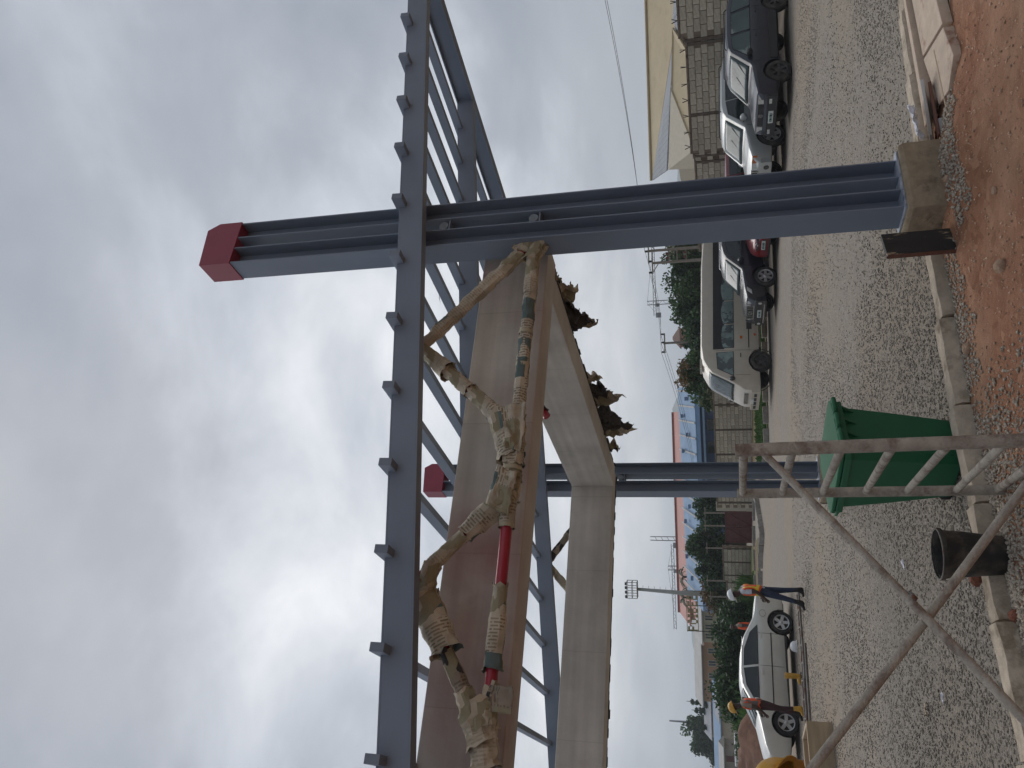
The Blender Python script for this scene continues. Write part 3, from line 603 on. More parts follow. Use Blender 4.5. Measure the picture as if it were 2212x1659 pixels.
def truss(yy, detail):
    zc = 3.655 if detail else 4.06
    N_ = {'A': (.06, yy, zc + .045), 'T1': (-1.055, yy, rz_(-1.055, yy) - .17), 'T1b': (-1.09, yy, rz_(-1.09, yy) - .17), 'B1': (-1.96, yy, zc), 'B2': (-2.52, yy, zc), 'T2': (-3.25, yy, rz_(-3.25, yy) - .17), 'T2b': (-3.29, yy, rz_(-3.29, yy) - .17), 'B3': (-4.40, yy, zc)}
    def pipe(a, b_, m_at, r_=.048, name='truss_pipe'):
        m_ = MB(); m_.tube([a, b_], r_, 14); return m_.build(name, m_at, can, smooth=True, angle=50)
    pipe((.08, yy, zc), (-4.60, yy, zc), redpipe, name='bottom_chord')
    for a, b_ in (('A', 'T1'), ('T1b', 'B1'), ('B2', 'T2'), ('T2b', 'B3')): pipe(N_[a], N_[b_], redpipe, .036)
    sd_ = int(abs(yy) * 100) + 3
    if not detail:
        pp, pd = paper_plain, paper_dark
        wrap(can, N_['A'], N_['T1'], .058, .06, pd, sd_); wrap(can, N_['T1b'], N_['B1'], .058, .064, pp, sd_ + 1); wrap(can, N_['B2'], N_['T2'], .066, .058, pp, sd_ + 2)
        A, B = Vector(N_['T2b']), Vector(N_['B3']); wrap(can, A, A.lerp(B, .35), .07, .075, pd, sd_ + 3); wrap(can, (.05, yy, zc), (-2.7, yy, zc), .062, .062, pp, sd_ + 4)
        sheet(can, [A.lerp(B, .3) + Vector((0, -.03, .09)), A.lerp(B, .6) + Vector((0, -.03, .09)), A.lerp(B, .3) + Vector((-.02, -.05, -.12)), A.lerp(B, .5) + Vector((.03, -.05, -.14))], pd, sd_ + 9)
        return
    L3 = lambda a, b_, t: Vector(N_[a]).lerp(Vector(N_[b_]), t)
    wrap(can, L3('A', 'T1', .10), L3('A', 'T1', .99), .064, .058, paper_plain, 11, lump=.28)
    wrap(can, L3('T1b', 'B1', .01), L3('T1b', 'B1', .30), .062, .088, paper_plain, 12, lump=.16)
    wrap(can, L3('T1b', 'B1', .28), L3('T1b', 'B1', .55), .062, .066, paper_plain, 13, lump=.26)
    wrap(can, L3('T1b', 'B1', .54), L3('T1b', 'B1', .88), .064, .074, paper_print, 14, lump=.24)
    wrap(can, (.06, yy, 3.60), (-.16, yy, 3.70), .085, .075, paper_plain, 15)
    wrap(can, (.05, yy, 3.56), (.03, yy, 3.86), .085, .07, paper_plain, 16, lump=.3)
    wrap(can, (-.10, yy, zc), (-1.90, yy, zc), .062, .060, paper_print, 17, lump=.18)
    wrap(can, (-.12, yy, zc), (-.55, yy, zc), .066, .064, paper_plain, 18, lump=.14)
    # swollen bundle at the lower node
    wrap(can, L3('T1b', 'B1', .80), (-2.22, yy, zc + .02), .085, .10, paper_print, 19, lump=.28)
    wrap(can, (-1.82, yy, zc + .01), (-2.28, yy, zc), .085, .085, paper_print, 20, lump=.3)
    sheet(can, [(-1.78, yy - .10, zc + .16), (-2.16, yy - .12, zc + .06), (-1.74, yy - .10, zc - .10), (-2.2, yy - .10, zc - .09)], paper_print, 21, amp=.035)
    wrap(can, (-2.26, yy, zc), (-2.42, yy, zc), .075, .088, paper_print, 22, lump=.1)
    wrap(can, (-2.38, yy, zc + .02), (-2.62, yy, zc + .03), .10, .085, paper_print, 23, lump=.2)
    wrap(can, (-2.36, yy, zc), (-2.82, yy, zc), .088, .060, paper_print, 24, lump=.2)
    wrap(can, L3('B2', 'T2', .0), L3('B2', 'T2', .5), .108, .070, paper_print, 25, lump=.2)
    wrap(can, L3('B2', 'T2', .49), L3('B2', 'T2', .86), .060, .060, paper_plain, 26, lump=.12)
    wrap(can, L3('B2', 'T2', .84), L3('T2b', 'B3', .10), .072, .068, paper_plain, 27, lump=.3)
    sheet(can, [(-2.33, yy - .11, zc + .10), (-2.66, yy - .10, zc + .17), (-2.40, yy - .12, zc - .08), (-2.76, yy - .09, zc - .03)], paper_print, 28, amp=.025)
    for tt, ax in ((-2.30, .085), (-2.79, .068), (-1.3, .066), (-.95, .066)):
        m_ = MB(); m_.tube([(tt, yy, zc), (tt - .035, yy, zc)], ax, 16, caps=False); m_.build('tape_band', tape, can, smooth=True)
    wrap(can, (-3.28, yy, zc), (-3.92, yy, zc - .005), .058, .072, paper_print, 29, lump=.12)
    # wide loose sleeve slipped over the last diagonal
    wrap(can, L3('T2b', 'B3', .10), L3('T2b', 'B3', .47), .128, .112, paper_print, 30, lump=.12)
    wrap(can, L3('T2b', 'B3', .0), L3('T2b', 'B3', .14), .058, .064, paper_dark, 31, lump=.3)
    wrap(can, L3('T2b', 'B3', .45), L3('T2b', 'B3', .74), .058, .062, paper_dark, 32, lump=.1)
    wrap(can, L3('T2b', 'B3', .70), (-4.42, yy, zc + .02), .070, .105, paper_plain, 33, lump=.3)
    wrap(can, (-4.12, yy, zc + .06), (-4.56, yy, zc - .02), .105, .09, paper_plain, 34, lump=.3)
    wrap(can, (-4.0, yy, zc - .01), (-4.3, yy, zc + .02), .05, .09, paper_plain, 36, lump=.35)
    sheet(can, [(-4.02, yy - .06, zc + .0), (-4.20, yy - .06, zc + .0), (-4.03, yy - .10, zc - .20), (-4.22, yy - .1, zc - .20)], paper_dark, 35, amp=.02, nu=10, nv=10)
truss(.175, True); truss(7.15, False)
m_ = MB(); m_.tube([(.62, 2.3, 5.0), (-.75, 2.3, 3.9)], .045, 12); m_.build('truss_pipe', redpipe, can, smooth=True, angle=50)
wrap(can, (.55, 2.3, 4.944), (-.7, 2.3, 3.94), .062, .058, paper_dark, 91)

# ------------------------------------------------------------------ the concrete portal behind the steel
por = empty('concrete_portal', W(0, 0), TH, 'fair-faced grey concrete ring of beams behind the steel trusses', 'concrete portal')
def cbeam(name, x0, x1, y0, y1, z0, z1):
    m_ = MB(); m_.bb(x0, x1, y0, y1, z0, z1); return m_.build(name, concrete, por, bevel=.012)
cbeam('concrete_beam', -7.6, .33, .50, .86, 3.595, 4.27)
cbeam('concrete_beam', -.02, .33, .863, 6.297, 3.64, 4.345)
cbeam('concrete_beam', -7.6, .33, 6.30, 6.66, 3.67, 4.345)
for yy in (.50, 6.30): cbeam('concrete_column', -7.95, -7.603, yy, yy + .36, -.2, 4.3)
m_ = MB(); rnd = random.Random(4)
for i in range(60):
    x = .30 - 7.6 * i / 60; h = rnd.uniform(.012, .03) + (.05 * rnd.random() if rnd.random() < .15 else 0); m_.bb(x - .13, x, 6.664, 6.672 + rnd.uniform(0, .006), 3.68 - h, 3.74)
m_.build('black_sheet_edge', blackpaper, por)
m_ = MB()
for i in range(44):
    y = .87 + 5.42 * i / 44; h = rnd.uniform(.012, .035); m_.bb(.333, .340 + rnd.uniform(0, .006), y, y + .125, 3.655 - h, 3.73)
m_.build('black_sheet_edge', blackpaper, por)
def flap(y0, y1, drop, seed, m_at, xo=.37, out=.0):
    sheet(por, [(xo, y0, 3.74), (xo, y1, 3.74), (xo + out, y0 + .08, 3.64 - drop * .55), (xo + out * 1.2, y1 - .04, 3.64 - drop)], m_at, seed, amp=.09, rag=.14, nu=12, nv=12, name='torn_paper')
flap(.95, 1.25, .05, 61, paper_dark); flap(1.30, 1.62, .20, 62, paper_plain, out=.1); flap(1.62, 2.02, .10, 63, blackpaper, out=.06); flap(2.0, 2.3, .30, 64, paper_dark, out=.14); flap(1.75, 2.2, .26, 65, blackpaper, out=.05)
flap(3.35, 3.62, .16, 66, paper_plain, out=.1); flap(3.6, 4.1, .22, 67, blackpaper, out=.1); flap(3.95, 4.3, .40, 68, paper_dark, out=.14); flap(4.25, 4.9, .30, 69, blackpaper, out=.06); flap(4.7, 5.1, .42, 70, blackpaper, out=.1); flap(5.0, 5.35, .46, 71, paper_print, out=.14); flap(5.3, 5.75, .18, 72, paper_dark)

# ------------------------------------------------------------------ things near the kerb
def at(sx, sy, dz=0.0, soil_=False):
    p = W(sx, sy); return Vector((p.x, p.y, (soil_z(p.x, p.y) if soil_ else ground(p.x, p.y)) + dz))
# black painted plank leaning by the plinth
m_ = MB(); m_.bb(-.12, .12, -.022, .022, 0, .54); o = m_.build('black_plank', [blackboard], bevel=.003)
o.location = at(-.315, .10, .0, True); o.rotation_euler = (R(3), R(-4), TH + R(4)); tag(o, 'short black painted plank with flaking paint standing against the near plinth', 'plank')
m_ = MB(); m_.bb(-.122, -.1205, -.024, .024, 0, .535); e = m_.build('plank_edge', woodbrown, o)
# boards lying on the walkway
def board(name, L_, wd, th, sx, sy, rz, dz, m_at, label, tilt=0, ry=0):
    m_ = MB(); n = 6
    for i in range(n): m_.bb(-L_ / 2 + L_ * i / n, -L_ / 2 + L_ * (i + 1) / n, -wd / 2, wd / 2, 0, th)
    m_ = MB(); m_.bb(-L_ / 2, L_ / 2, -wd / 2, wd / 2, 0, th)
    o = m_.build(name, m_at, bevel=.004); o.location = at(sx, sy, dz); o.rotation_euler = (tilt, ry, TH + rz); return tag(o, label, 'board')
o = board('stacked_board', .62, .30, .03, 1.05, .02, R(-8), .135, woodgrey, 'grey plywood offcut lying on the boards beside the near plinth', R(-18))
board('stacked_board', .60, .26, .028, 1.02, .0, R(-6), .085, woodbrown, 'lower brown board under the grey plywood offcut', R(-17))
m_ = MB(); rnd = random.Random(3)
for i in range(7): m_.beam((rnd.uniform(-.05, .0), -.05 + .017 * i, .0), (.13 + rnd.uniform(-.03, .05), -.05 + .017 * i + rnd.uniform(-.01, .01), rnd.uniform(0, .02)), .012, .05 + .01 * rnd.random())
o = m_.build('splintered_timber', woodgrey); o.location = at(.76, -.02, .07); o.rotation_euler = (R(-15), 0, TH + R(-10)); tag(o, 'broken splintered timber end between the near plinth and the boards', 'timber')
o = board('brown_board', .80, .10, .05, 1.12, -.335, R(-3), .04, woodbrown, 'long narrow reddish brown board lying on the soil before the walkway', R(6))
m_ = MB(); m_.bb(-.40, .40, .048, .062, -.002, .062); m_.build('board_edge', woodpale, o)
# thin plastic wrap on the plywood
sh = sheet(None, [(0, 0, .0), (.42, .02, .02), (.02, -.1, .05), (.36, -.12, .06)], plasticw, 81, amp=.03, rag=.06, name='plastic_wrap'); sh.location = at(.92, .17, .185); sh.rotation_euler = (R(-8), 0, TH); tag(sh, 'crumpled pale plastic wrap lying on the grey plywood', 'plastic wrap')
# white and green plastic bag
t = empty('plastic_bag', at(1.98, -.66, .02), TH + R(12), 'crumpled white and green plastic bag on the soil at the walkway edge', 'plastic bag')
sheet(t, [(-.22, .09, .02), (.34, .13, .03), (-.10, -.06, .055), (.34, -.05, .05)], plasticw, 82, amp=.035, rag=.08, name='white_sheet')
sheet(t, [(-.30, .03, .01), (.30, -.03, .05), (-.24, -.06, .0), (.30, -.12, .0)], plasticg, 83, amp=.03, rag=.15, name='green_sheet')
# stones one can tell apart
def rock(sx, sy, s_, label, m_at):
    m_ = MB(); bm = bmesh.new(); bmesh.ops.create_icosphere(bm, subdivisions=2, radius=1)
    for v in bm.verts: v.co *= s_ * (1 + .35 * mnoise.noise(v.co * 1.6 + Vector((sx * 9, sy * 7, 0)))); v.co.z *= .7
    me = bpy.data.meshes.new('stone'); bm.to_mesh(me); bm.free(); me.materials.append(m_at); o = bpy.data.objects.new('stone', me); col.objects.link(o); o.location = at(sx, sy, s_ * .3, True); return tag(o, label, 'stone', 'loose stones on the soil')
stone_l = mat('stone_tan', (.36, .24, .16), .95, var=.2, scale=20, bump=.4)
stone_r = mat('stone_red', (.20, .075, .045), .95, var=.2, scale=20, bump=.4)
rock(-1.13, -.62, .055, 'fist-sized tan stone lying alone on the red soil', stone_l); rock(-1.25, .30, .05, 'tan stone against the kerb to the right of the green bin', stone_l)
rock(.12, -.16, .04, 'round tan stone at the foot of the near plinth', stone_l); rock(-3.35, .30, .05, 'reddish stone on the kerb side left of the black bucket', stone_r); rock(-2.9, 1.0, .06, 'reddish brown lump on the gravel above the black bucket', stone_r)
rock(-.55, -.75, .03, 'small tan stone on the soil below the near plinth', stone_l)

# green wheeled bin
def wheelie():
    t = empty('wheeled_bin', (0, 0, 0), 0, 'dark green plastic wheeled bin with closed lid behind the scaffold ladder', 'bin')
    def ring(wx, y0, y1, z, c=.05):
        x = wx / 2; return [(-x + c, y0, z), (x - c, y0, z), (x, y0 + c, z), (x, y1 - c, z), (x - c, y1, z), (-x + c, y1, z), (-x, y1 - c, z), (-x, y0 + c, z)]
    m_ = MB(); rs = [ring(.47, -.25, .25, .06), ring(.53, -.33, .30, .55), ring(.58, -.39, .33, .97), ring(.57, -.38, .32, .972)]
    for r_ in rs: m_.v += r_
    for i in range(3):
        for j in range(8): m_.f.append((i * 8 + j, i * 8 + (j + 1) % 8, i * 8 + 8 + (j + 1) % 8, i * 8 + 8 + j)); m_.m.append(0)
    m_.f.append(tuple(range(8))); m_.f.append(tuple(range(24, 32))); m_.m += [0, 0]
    m_.build('body', greenbin, t, bevel=.008, smooth=True, angle=35)
    m_ = MB(); r1, r2 = ring(.64, -.43, .37, .925, .06), ring(.64, -.43, .37, .98, .06); m_.v += r1 + r2
    m_.f += [(j, (j + 1) % 8, 8 + (j + 1) % 8, 8 + j) for j in range(8)] + [tuple(range(8)), tuple(range(8, 16))]; m_.m += [0] * 10; m_.build('rim', greenbin, t, bevel=.006)
    m_ = MB()
    for x in (-.2, -.07, .07, .2): m_.add([(x - .012, -.37, .925), (x + .012, -.37, .925), (x - .012, -.43, .925), (x + .012, -.43, .925), (x - .012, -.355, .80), (x + .012, -.355, .80)], [(0, 1, 3, 2), (2, 3, 5, 4), (0, 2, 4), (1, 5, 3), (0, 4, 5, 1)])
    m_.build('comb_rib', greenbin, t)
    m_ = MB(); lr = [ring(.63, -.46, .40, .984, .07), ring(.63, -.46, .40, 1.015, .07), ring(.56, -.38, .34, 1.028, .07), ring(.50, -.32, .30, 1.036, .07)]
    for r_ in lr: m_.v += r_
    for i in range(3):
        for j in range(8): m_.f.append((i * 8 + j, i * 8 + (j + 1) % 8, i * 8 + 8 + (j + 1) % 8, i * 8 + 8 + j)); m_.m.append(0)
    m_.f += [tuple(range(8)), tuple(range(24, 32))]; m_.m += [0, 0]; lid = m_.build('lid', binlid, t, bevel=.01, smooth=True, angle=30)
    for x in (-.17, 0, .17):
        m_ = MB(); m_.tube([(x - .06, -.44, 1.0), (x - .055, -.50, 1.0), (x + .055, -.50, 1.0), (x + .06, -.44, 1.0)], .021, 8); m_.build('grip', binlid, lid, smooth=True)
    m_ = MB(); m_.tube([(-.24, .36, .93), (-.24, .45, .95), (.24, .45, .95), (.24, .36, .93)], .017, 8); m_.build('handle', greenbin, t, smooth=True)
    for x in (-.19, .19):
        m_ = MB(); m_.lathe([(.0, -.025), (.075, -.025), (.08, 0), (.075, .025), (0, .025)], 18, T(x, .20, .08) @ AX((1, 0, 0))); m_.build('wheel', rubber, t, smooth=True, angle=40)
    return t
b_ = wheelie(); bx, by = -.79, 7.66; b_.location = (bx, by, ground(bx, by) - .03); b_.rotation_euler = (R(1.5), R(-1.5), R(46)); b_.scale = (1.08, 1.08, 1.04)
# black rubber bucket
t = empty('rubber_bucket', (-1.315, 6.14, soil_z(-1.315, 6.14) - .005), .4, 'dented black dusty builder\'s bucket standing in front of the kerb', 'bucket')
m_ = MB(); m_.lathe([(0, .0), (.125, .0), (.133, .012), (.142, .10), (.158, .25), (.172, .40), (.176, .415), (.166, .415), (.15, .26), (.13, .05), (0, .045)], 28)
for i, v in enumerate(m_.v):
    q = 1 + .035 * mnoise.noise(Vector((v[0] * 7, v[1] * 7, v[2] * 5))); m_.v[i] = (v[0] * q, v[1] * q * .97, v[2])
m_.build('shell', bucketm, t, smooth=True, angle=50)
m_ = MB(); m_.lathe([(.171, .405), (.184, .405), (.184, .43), (.171, .43)], 28, close=True); m_.build('rim', bucketm, t, smooth=True, angle=40)
m_ = MB(); m_.tube([(.18 * math.cos(a), .03 * math.sin(a * 2), .42 - .015 + .02 * math.sin(a)) if False else (.182 * math.cos(a), -.182 * abs(math.sin(a)), .435) for a in np.linspace(0, math.pi, 14)], .005, 6); m_.build('handle', rust, t, smooth=True)

# scaffold ladder frames with cross braces
def frame(name, P1, P2, label):
    t = empty(name, P1, 0, label, 'scaffold frame', 'scaffold ladder frames'); d = Vector(P2) - Vector(P1)
    top1, top2 = 1.86 - P1[2] * 0, 1.90
    m_ = MB(); m_.tube([(0, 0, -.03), (-.03, 0, top1 - P1[2])], .037, 16); m_.build('standard', scaff, t, smooth=True, angle=50)
    m_ = MB(); m_.tube([d + Vector((0, 0, -.03)), d + Vector((-.045, 0, top2 - P1[2] - d.z))], .037, 16); m_.build('standard', scaff, t, smooth=True, angle=50)
    for z1, z2 in ((1.82, 1.855), (1.535, 1.59), (1.25, 1.335), (.955, 1.075), (.68, .80), (.36, .53), (.10, .25)):
        a = Vector((-.03 * z1 / 1.8, 0, z1 - P1[2])); b2 = d + Vector((-.045 * z2 / 1.9, 0, z2 - P1[2] - d.z))
        m_ = MB(); m_.tube([a, a.lerp(b2, .3), a.lerp(b2, .7), b2], .025, 12); m_.build('rung', scaff, t, smooth=True, angle=50)
    return t
fl, fr = Vector((-.865, 6.19, soil_z(-.865, 6.19))), Vector((-.375, 4.60, soil_z(-.375, 4.60)))
frame('scaffold_frame', fl, fr, 'grey cement-splashed scaffold ladder frame standing before the green bin')
f2 = Vector((-1.75, -1.35, 0))
frame('scaffold_frame', Vector((fl.x + f2.x - .5, fl.y + f2.y, .1)), Vector((fr.x + f2.x - .25, fr.y + f2.y, .1)), 'second scaffold ladder frame outside the left edge, holding the braces')
def brace(a, b_, label):
    a, b_ = Vector(a), Vector(b_); m_ = MB(); L_ = (b_ - a).length; n = 16; pth = [a.lerp(b_, i / n) + Vector((0, 0, -.012 * math.sin(math.pi * i / n))) for i in range(n + 1)]
    m_.tube([p - a for p in pth], .0215, 12); o = m_.build('cross_brace', scaff, smooth=True, angle=50); o.location = a; return tag(o, label, 'scaffold brace', 'scaffold cross braces')
brace((-.445, 4.60, 1.74), (-1.70, 3.55, .60), 'scaffold brace falling from the top of the ladder frame to the lower left')
brace((-.35, 4.53, .30), (-1.98, 3.55, 1.86), 'scaffold brace rising from the foot of the ladder frame to the left edge')
m_ = MB(); m_.tube([(0, -.05, 0), (0, .05, 0)], .012, 8); o = m_.build('brace_pin', rust, smooth=True); o.location = (-1.065, 4.04, 1.13); tag(o, 'rusty pin where the two scaffold braces cross', 'pin')

# ------------------------------------------------------------------ people
def person(name, label, mtx, J, colours, hat, vest, height=1.0):
    """J: joint name -> (x fwd, y left, z); one skinned surface, coloured by limb"""
    t = empty(name, mat=mtx, label=label, cat='person')
    order = [k for k in J if k != 'face']; idx = {k: i for i, k in enumerate(order)}
    E_ = [('pelvis', 'waist'), ('waist', 'chest'), ('chest', 'neck'), ('neck', 'jaw'), ('jaw', 'skull'), ('skull', 'crown'),
          ('chest', 'lsho'), ('lsho', 'lelb'), ('lelb', 'lwri'), ('lwri', 'lpalm'), ('chest', 'rsho'), ('rsho', 'relb'), ('relb', 'rwri'), ('rwri', 'rpalm'),
          ('pelvis', 'lhip'), ('lhip', 'lkne'), ('lkne', 'lank'), ('lank', 'lball'), ('lball', 'ltoe'), ('lank', 'lheel'), ('pelvis', 'rhip'), ('rhip', 'rkne'), ('rkne', 'rank'), ('rank', 'rball'), ('rball', 'rtoe'), ('rank', 'rheel')]
    rad_ = dict(pelvis=(.155, .125), waist=(.145, .115), chest=(.165, .125), neck=(.058, .058), jaw=(.072, .08), skull=(.088, .098), crown=(.06, .07), lsho=(.075, .075), rsho=(.075, .075), lelb=(.05, .05), relb=(.05, .05), lwri=(.034, .03), rwri=(.034, .03), lpalm=(.038, .022), rpalm=(.038, .022),
                lhip=(.10, .10), rhip=(.10, .10), lkne=(.068, .07), rkne=(.068, .07), lank=(.050, .052), rank=(.050, .052), lball=(.045, .038), rball=(.045, .038), ltoe=(.036, .028), rtoe=(.036, .028), lheel=(.038, .038), rheel=(.038, .038))
    verts = [Vector(J[k]) for k in order]; edges = [(idx[a], idx[b2]) for a, b2 in E_]; rads = [rad_[k] for k in order]; reg = list(order)
    for s_ in 'lr':
        wr, pa = Vector(J[s_ + 'wri']), Vector(J[s_ + 'palm']); d = (pa - wr).normalized(); fx = Vector((1, 0, 0)) - d * d.x; fx.normalize(); nn = d.cross(fx)
        for q, (o_, l_) in enumerate(((-.030, .060), (-.010, .072), (.010, .068), (.029, .052))):
            b0 = len(verts); verts += [pa + fx * o_ + d * .035, pa + fx * o_ * 1.1 + d * (.035 + l_ * .55) + nn * .008, pa + fx * o_ + d * (.035 + l_) + nn * .022]; rads += [(.0105, .0105), (.0095, .0095), (.008, .008)]; reg += [s_ + 'palm'] * 3
            edges += [(idx[s_ + 'palm'], b0), (b0, b0 + 1), (b0 + 1, b0 + 2)]
        b0 = len(verts); verts += [wr.lerp(pa, .6) + fx * .04, wr.lerp(pa, .6) + fx * .058 + d * .04]; rads += [(.012, .012), (.009, .009)]; reg += [s_ + 'palm'] * 2; edges += [(idx[s_ + 'palm'], b0), (b0, b0 + 1)]
    me = bpy.data.meshes.new('body'); me.from_pydata([tuple(v) for v in verts], edges, []); o = bpy.data.objects.new('body', me); col.objects.link(o)
    sk = o.modifiers.new('skin', 'SKIN'); sk.use_smooth_shade = True
    for i, sv in enumerate(me.skin_vertices[0].data): sv.radius = rads[i]; sv.use_root = (i == idx['pelvis'])
    sb = o.modifiers.new('sub', 'SUBSURF'); sb.levels = 2; sb.render_levels = 2
    bpy.context.view_layer.update(); dg = bpy.context.evaluated_depsgraph_get(); me2 = bpy.data.meshes.new_from_object(o.evaluated_get(dg)); bpy.data.objects.remove(o)
    mats_ = []; 
    for m_ in colours.values():
        if m_ not in mats_: mats_.append(m_)
    for m_ in mats_: me2.materials.append(m_)
    segs = [(verts[a], verts[b2], reg[a], reg[b2]) for a, b2 in edges]
    segr = {verts[a][:] + verts[b2][:]: max(rads[a][0], rads[b2][0]) for a, b2 in edges}
    def near(p):
        best = (9e9, None, 0)
        for a, b2, ra, rb in segs:
            ab = b2 - a; tt = max(0, min(1, (p - a).dot(ab) / max(ab.length_squared, 1e-9))); d_ = (p - a - ab * tt).length / max(.02, segr[a[:] + b2[:]])
            if d_ < best[0]: best = (d_, (ra, rb), tt)
        return best
    def region(p):
        d_, (ra, rb), tt = near(p); k = rb
        if rb in ('neck', 'jaw', 'skull', 'crown'): return 'head' if not (rb == 'neck' and tt < .55) else 'torso'
        if rb in ('waist', 'chest', 'lsho', 'rsho'): return 'torso'
        if rb in ('lelb', 'relb'): return 'sleeve' if tt < colours.get('_sl', .62) else 'forearm'
        if rb in ('lwri', 'rwri'): return 'forearm'
        if 'palm' in rb: return 'hand'
        if rb in ('lhip', 'rhip', 'lkne', 'rkne'): return 'leg'
        if rb in ('lank', 'rank'): return ('leg' if tt < .62 else rb[0] + 'boot')
        return rb[0] + 'boot'
    vest_f = []
    for pl in me2.polygons:
        rg = region(pl.center); pl.material_index = mats_.index(colours[rg]) if rg in colours else 0; pl.use_smooth = True
        if rg == 'torso': vest_f.append(pl.index)
    o = bpy.data.objects.new('body', me2); col.objects.link(o); o.parent = t
    # face: nose and ears as small bumps merged on the head, eyes dark
    sk_, jw = Vector(J['skull']), Vector(J['jaw']); hd = Vector(J.get('face', (1, 0, -.15))).normalized(); side = Vector((0, 0, 1)).cross(hd).normalized(); up_ = hd.cross(side)
    m_ = MB(); ce = sk_.lerp(jw, .55)
    m_.add([ce + hd * .098 + up_ * .035, ce + hd * .128 - up_ * .012, ce + hd * .098 + side * .02 - up_ * .018, ce + hd * .098 - side * .02 - up_ * .018], [(0, 1, 2), (0, 3, 1), (1, 3, 2)]); m_.build('nose', colours['head'], t)
    for s_ in (1, -1):
        m_ = MB(); m_.lathe([(0, -.012), (.02, -.01), (.03, 0), (.02, .01), (0, .012)], 10, T(*(ce + side * s_ * .088 - hd * .0)) @ AX(side)); m_.build('ear', colours['head'], t, smooth=True)
        m_ = MB(); m_.lathe([(0, -.004), (.012, -.003), (.012, .003), (0, .004)], 8, T(*(ce + side * s_ * .034 + hd * .095 + up_ * .03)) @ AX(hd)); m_.build('eye', insul, t)
    m_ = MB(); m_.box(ce + hd * .088 - up_ * .055, (.012, .045, .008), Matrix((hd, side, up_)).transposed()); m_.build('mouth', maroon, t)
    # hard hat
    if hat:
        hm = Matrix((hd, side, up_)).transposed().to_4x4(); c0 = sk_ + up_ * .035 - hd * .005; hm = T(*c0) @ hm
        h_ = empty('hard_hat'); col.objects.unlink(h_); 
        m_ = MB(); prof = [(.130, 0), (.129, .03), (.118, .075), (.095, .108), (.06, .127), (0, .134)]
        m_.lathe(prof, 24, hm @ Matrix.Diagonal((1.1, .95, 1, 1))); hat_o = m_.build('hard_hat', hat, t, smooth=True, solid=.004)
        m_ = MB(); m_.lathe([(.128, .0), (.150, -.006), (.151, -.001), (.128, .008)], 24, hm @ Matrix.Diagonal((1.12, .97, 1, 1)), close=True); m_.prism([(.10, -.10), (.195, -.055), (.215, 0), (.195, .055), (.10, .10)], .006, hm @ T(0, 0, -.006)); m_.build('hat_brim', hat, hat_o, smooth=True, angle=40)
        m_ = MB(); m_.tube([hm @ Vector((.143 * math.cos(a), 0, .142 * math.sin(a))) for a in np.linspace(.25, 2.9, 14)], .009, 6); m_.build('hat_ridge', hat, hat_o, smooth=True)
        bpy.data.objects.remove(h_)
    # vest: shell over the torso with bands
    if vest:
        vm, bm_, gap = vest; nv = MB(); use = {}
        cz_ = Vector(J['chest']); wz = Vector(J['pelvis']); axis = (cz_ - wz).normalized(); top_ = (cz_ - wz).length
        for fi in vest_f:
            pl = me2.polygons[fi]; h = (pl.center - wz).dot(axis) / top_
            if h < .16 or h > 1.28: continue
            lat = (pl.center - cz_).y
            if abs(lat) > .215: continue
            f_ = []
            for vi in pl.vertices:
                if vi not in use: v = me2.vertices[vi]; use[vi] = len(nv.v); nv.v.append(tuple(v.co + v.normal * .013))
                f_.append(use[vi])
            band = (.30 < h < .46) or (gap == 2 and .62 < h < .74) or (.085 < abs(lat) < .135 and h > .46)
            nv.f.append(tuple(f_)); nv.m.append(1 if band else 0)
        nv.build('vest', [vm, bm_], t, smooth=True, fix=False, solid=.006)
    return t
def pose(**k):
    J = dict(pelvis=(0, 0, .96), waist=(.0, 0, 1.10), chest=(0, 0, 1.32), neck=(.02, 0, 1.49), jaw=(.06, 0, 1.57), skull=(.055, 0, 1.655), crown=(.04, 0, 1.71),
             lsho=(0, .185, 1.40), lelb=(-.02, .25, 1.12), lwri=(.06, .26, .88), lpalm=(.085, .26, .81), rsho=(0, -.185, 1.40), relb=(-.02, -.25, 1.12), rwri=(.06, -.26, .88), rpalm=(.085, -.26, .81),
             lhip=(0, .09, .90), lkne=(.02, .10, .49), lank=(0, .10, .09), lheel=(-.05, .10, .045), lball=(.11, .105, .045), ltoe=(.18, .11, .035), rhip=(0, -.09, .90), rkne=(.02, -.10, .49), rank=(0, -.10, .09), rheel=(-.05, -.10, .045), rball=(.11, -.105, .045), rtoe=(.18, -.11, .035))
    J.update(k); return J
J1 = pose(lkne=(.10, .09, .49), lank=(.20, .10, .09), lheel=(.15, .10, .045), lball=(.31, .10, .045), ltoe=(.38, .10, .035), rkne=(-.03, -.1, .49), rank=(-.07, -.1, .09), rheel=(-.12, -.1, .045), rball=(.04, -.1, .045), rtoe=(.11, -.1, .035),
          waist=(-.03, 0, 1.10), chest=(-.03, 0, 1.33), neck=(.03, 0, 1.495), jaw=(.10, 0, 1.55), skull=(.105, 0, 1.63), crown=(.09, 0, 1.69), lsho=(-.03, .185, 1.41), lelb=(-.07, .24, 1.13), lwri=(.10, .20, .94), lpalm=(.15, .18, .89), rsho=(-.03, -.185, 1.41), relb=(.0, -.25, 1.14), rwri=(.17, -.2, 1.0), rpalm=(.23, -.18, .98), face=(1, 0, -.45))
c1 = dict(head=skinm, torso=shirt_w, sleeve=shirt_w, forearm=skinm, hand=skinm, leg=jeans, lboot=boots_b, rboot=boots_b)
person('person', 'man in white hard hat and orange vest standing at the boot of the saloon', gmat(-5.28, 19.87, R(176)), J1, c1, hat_w, (vest_o, vest_y, 1))
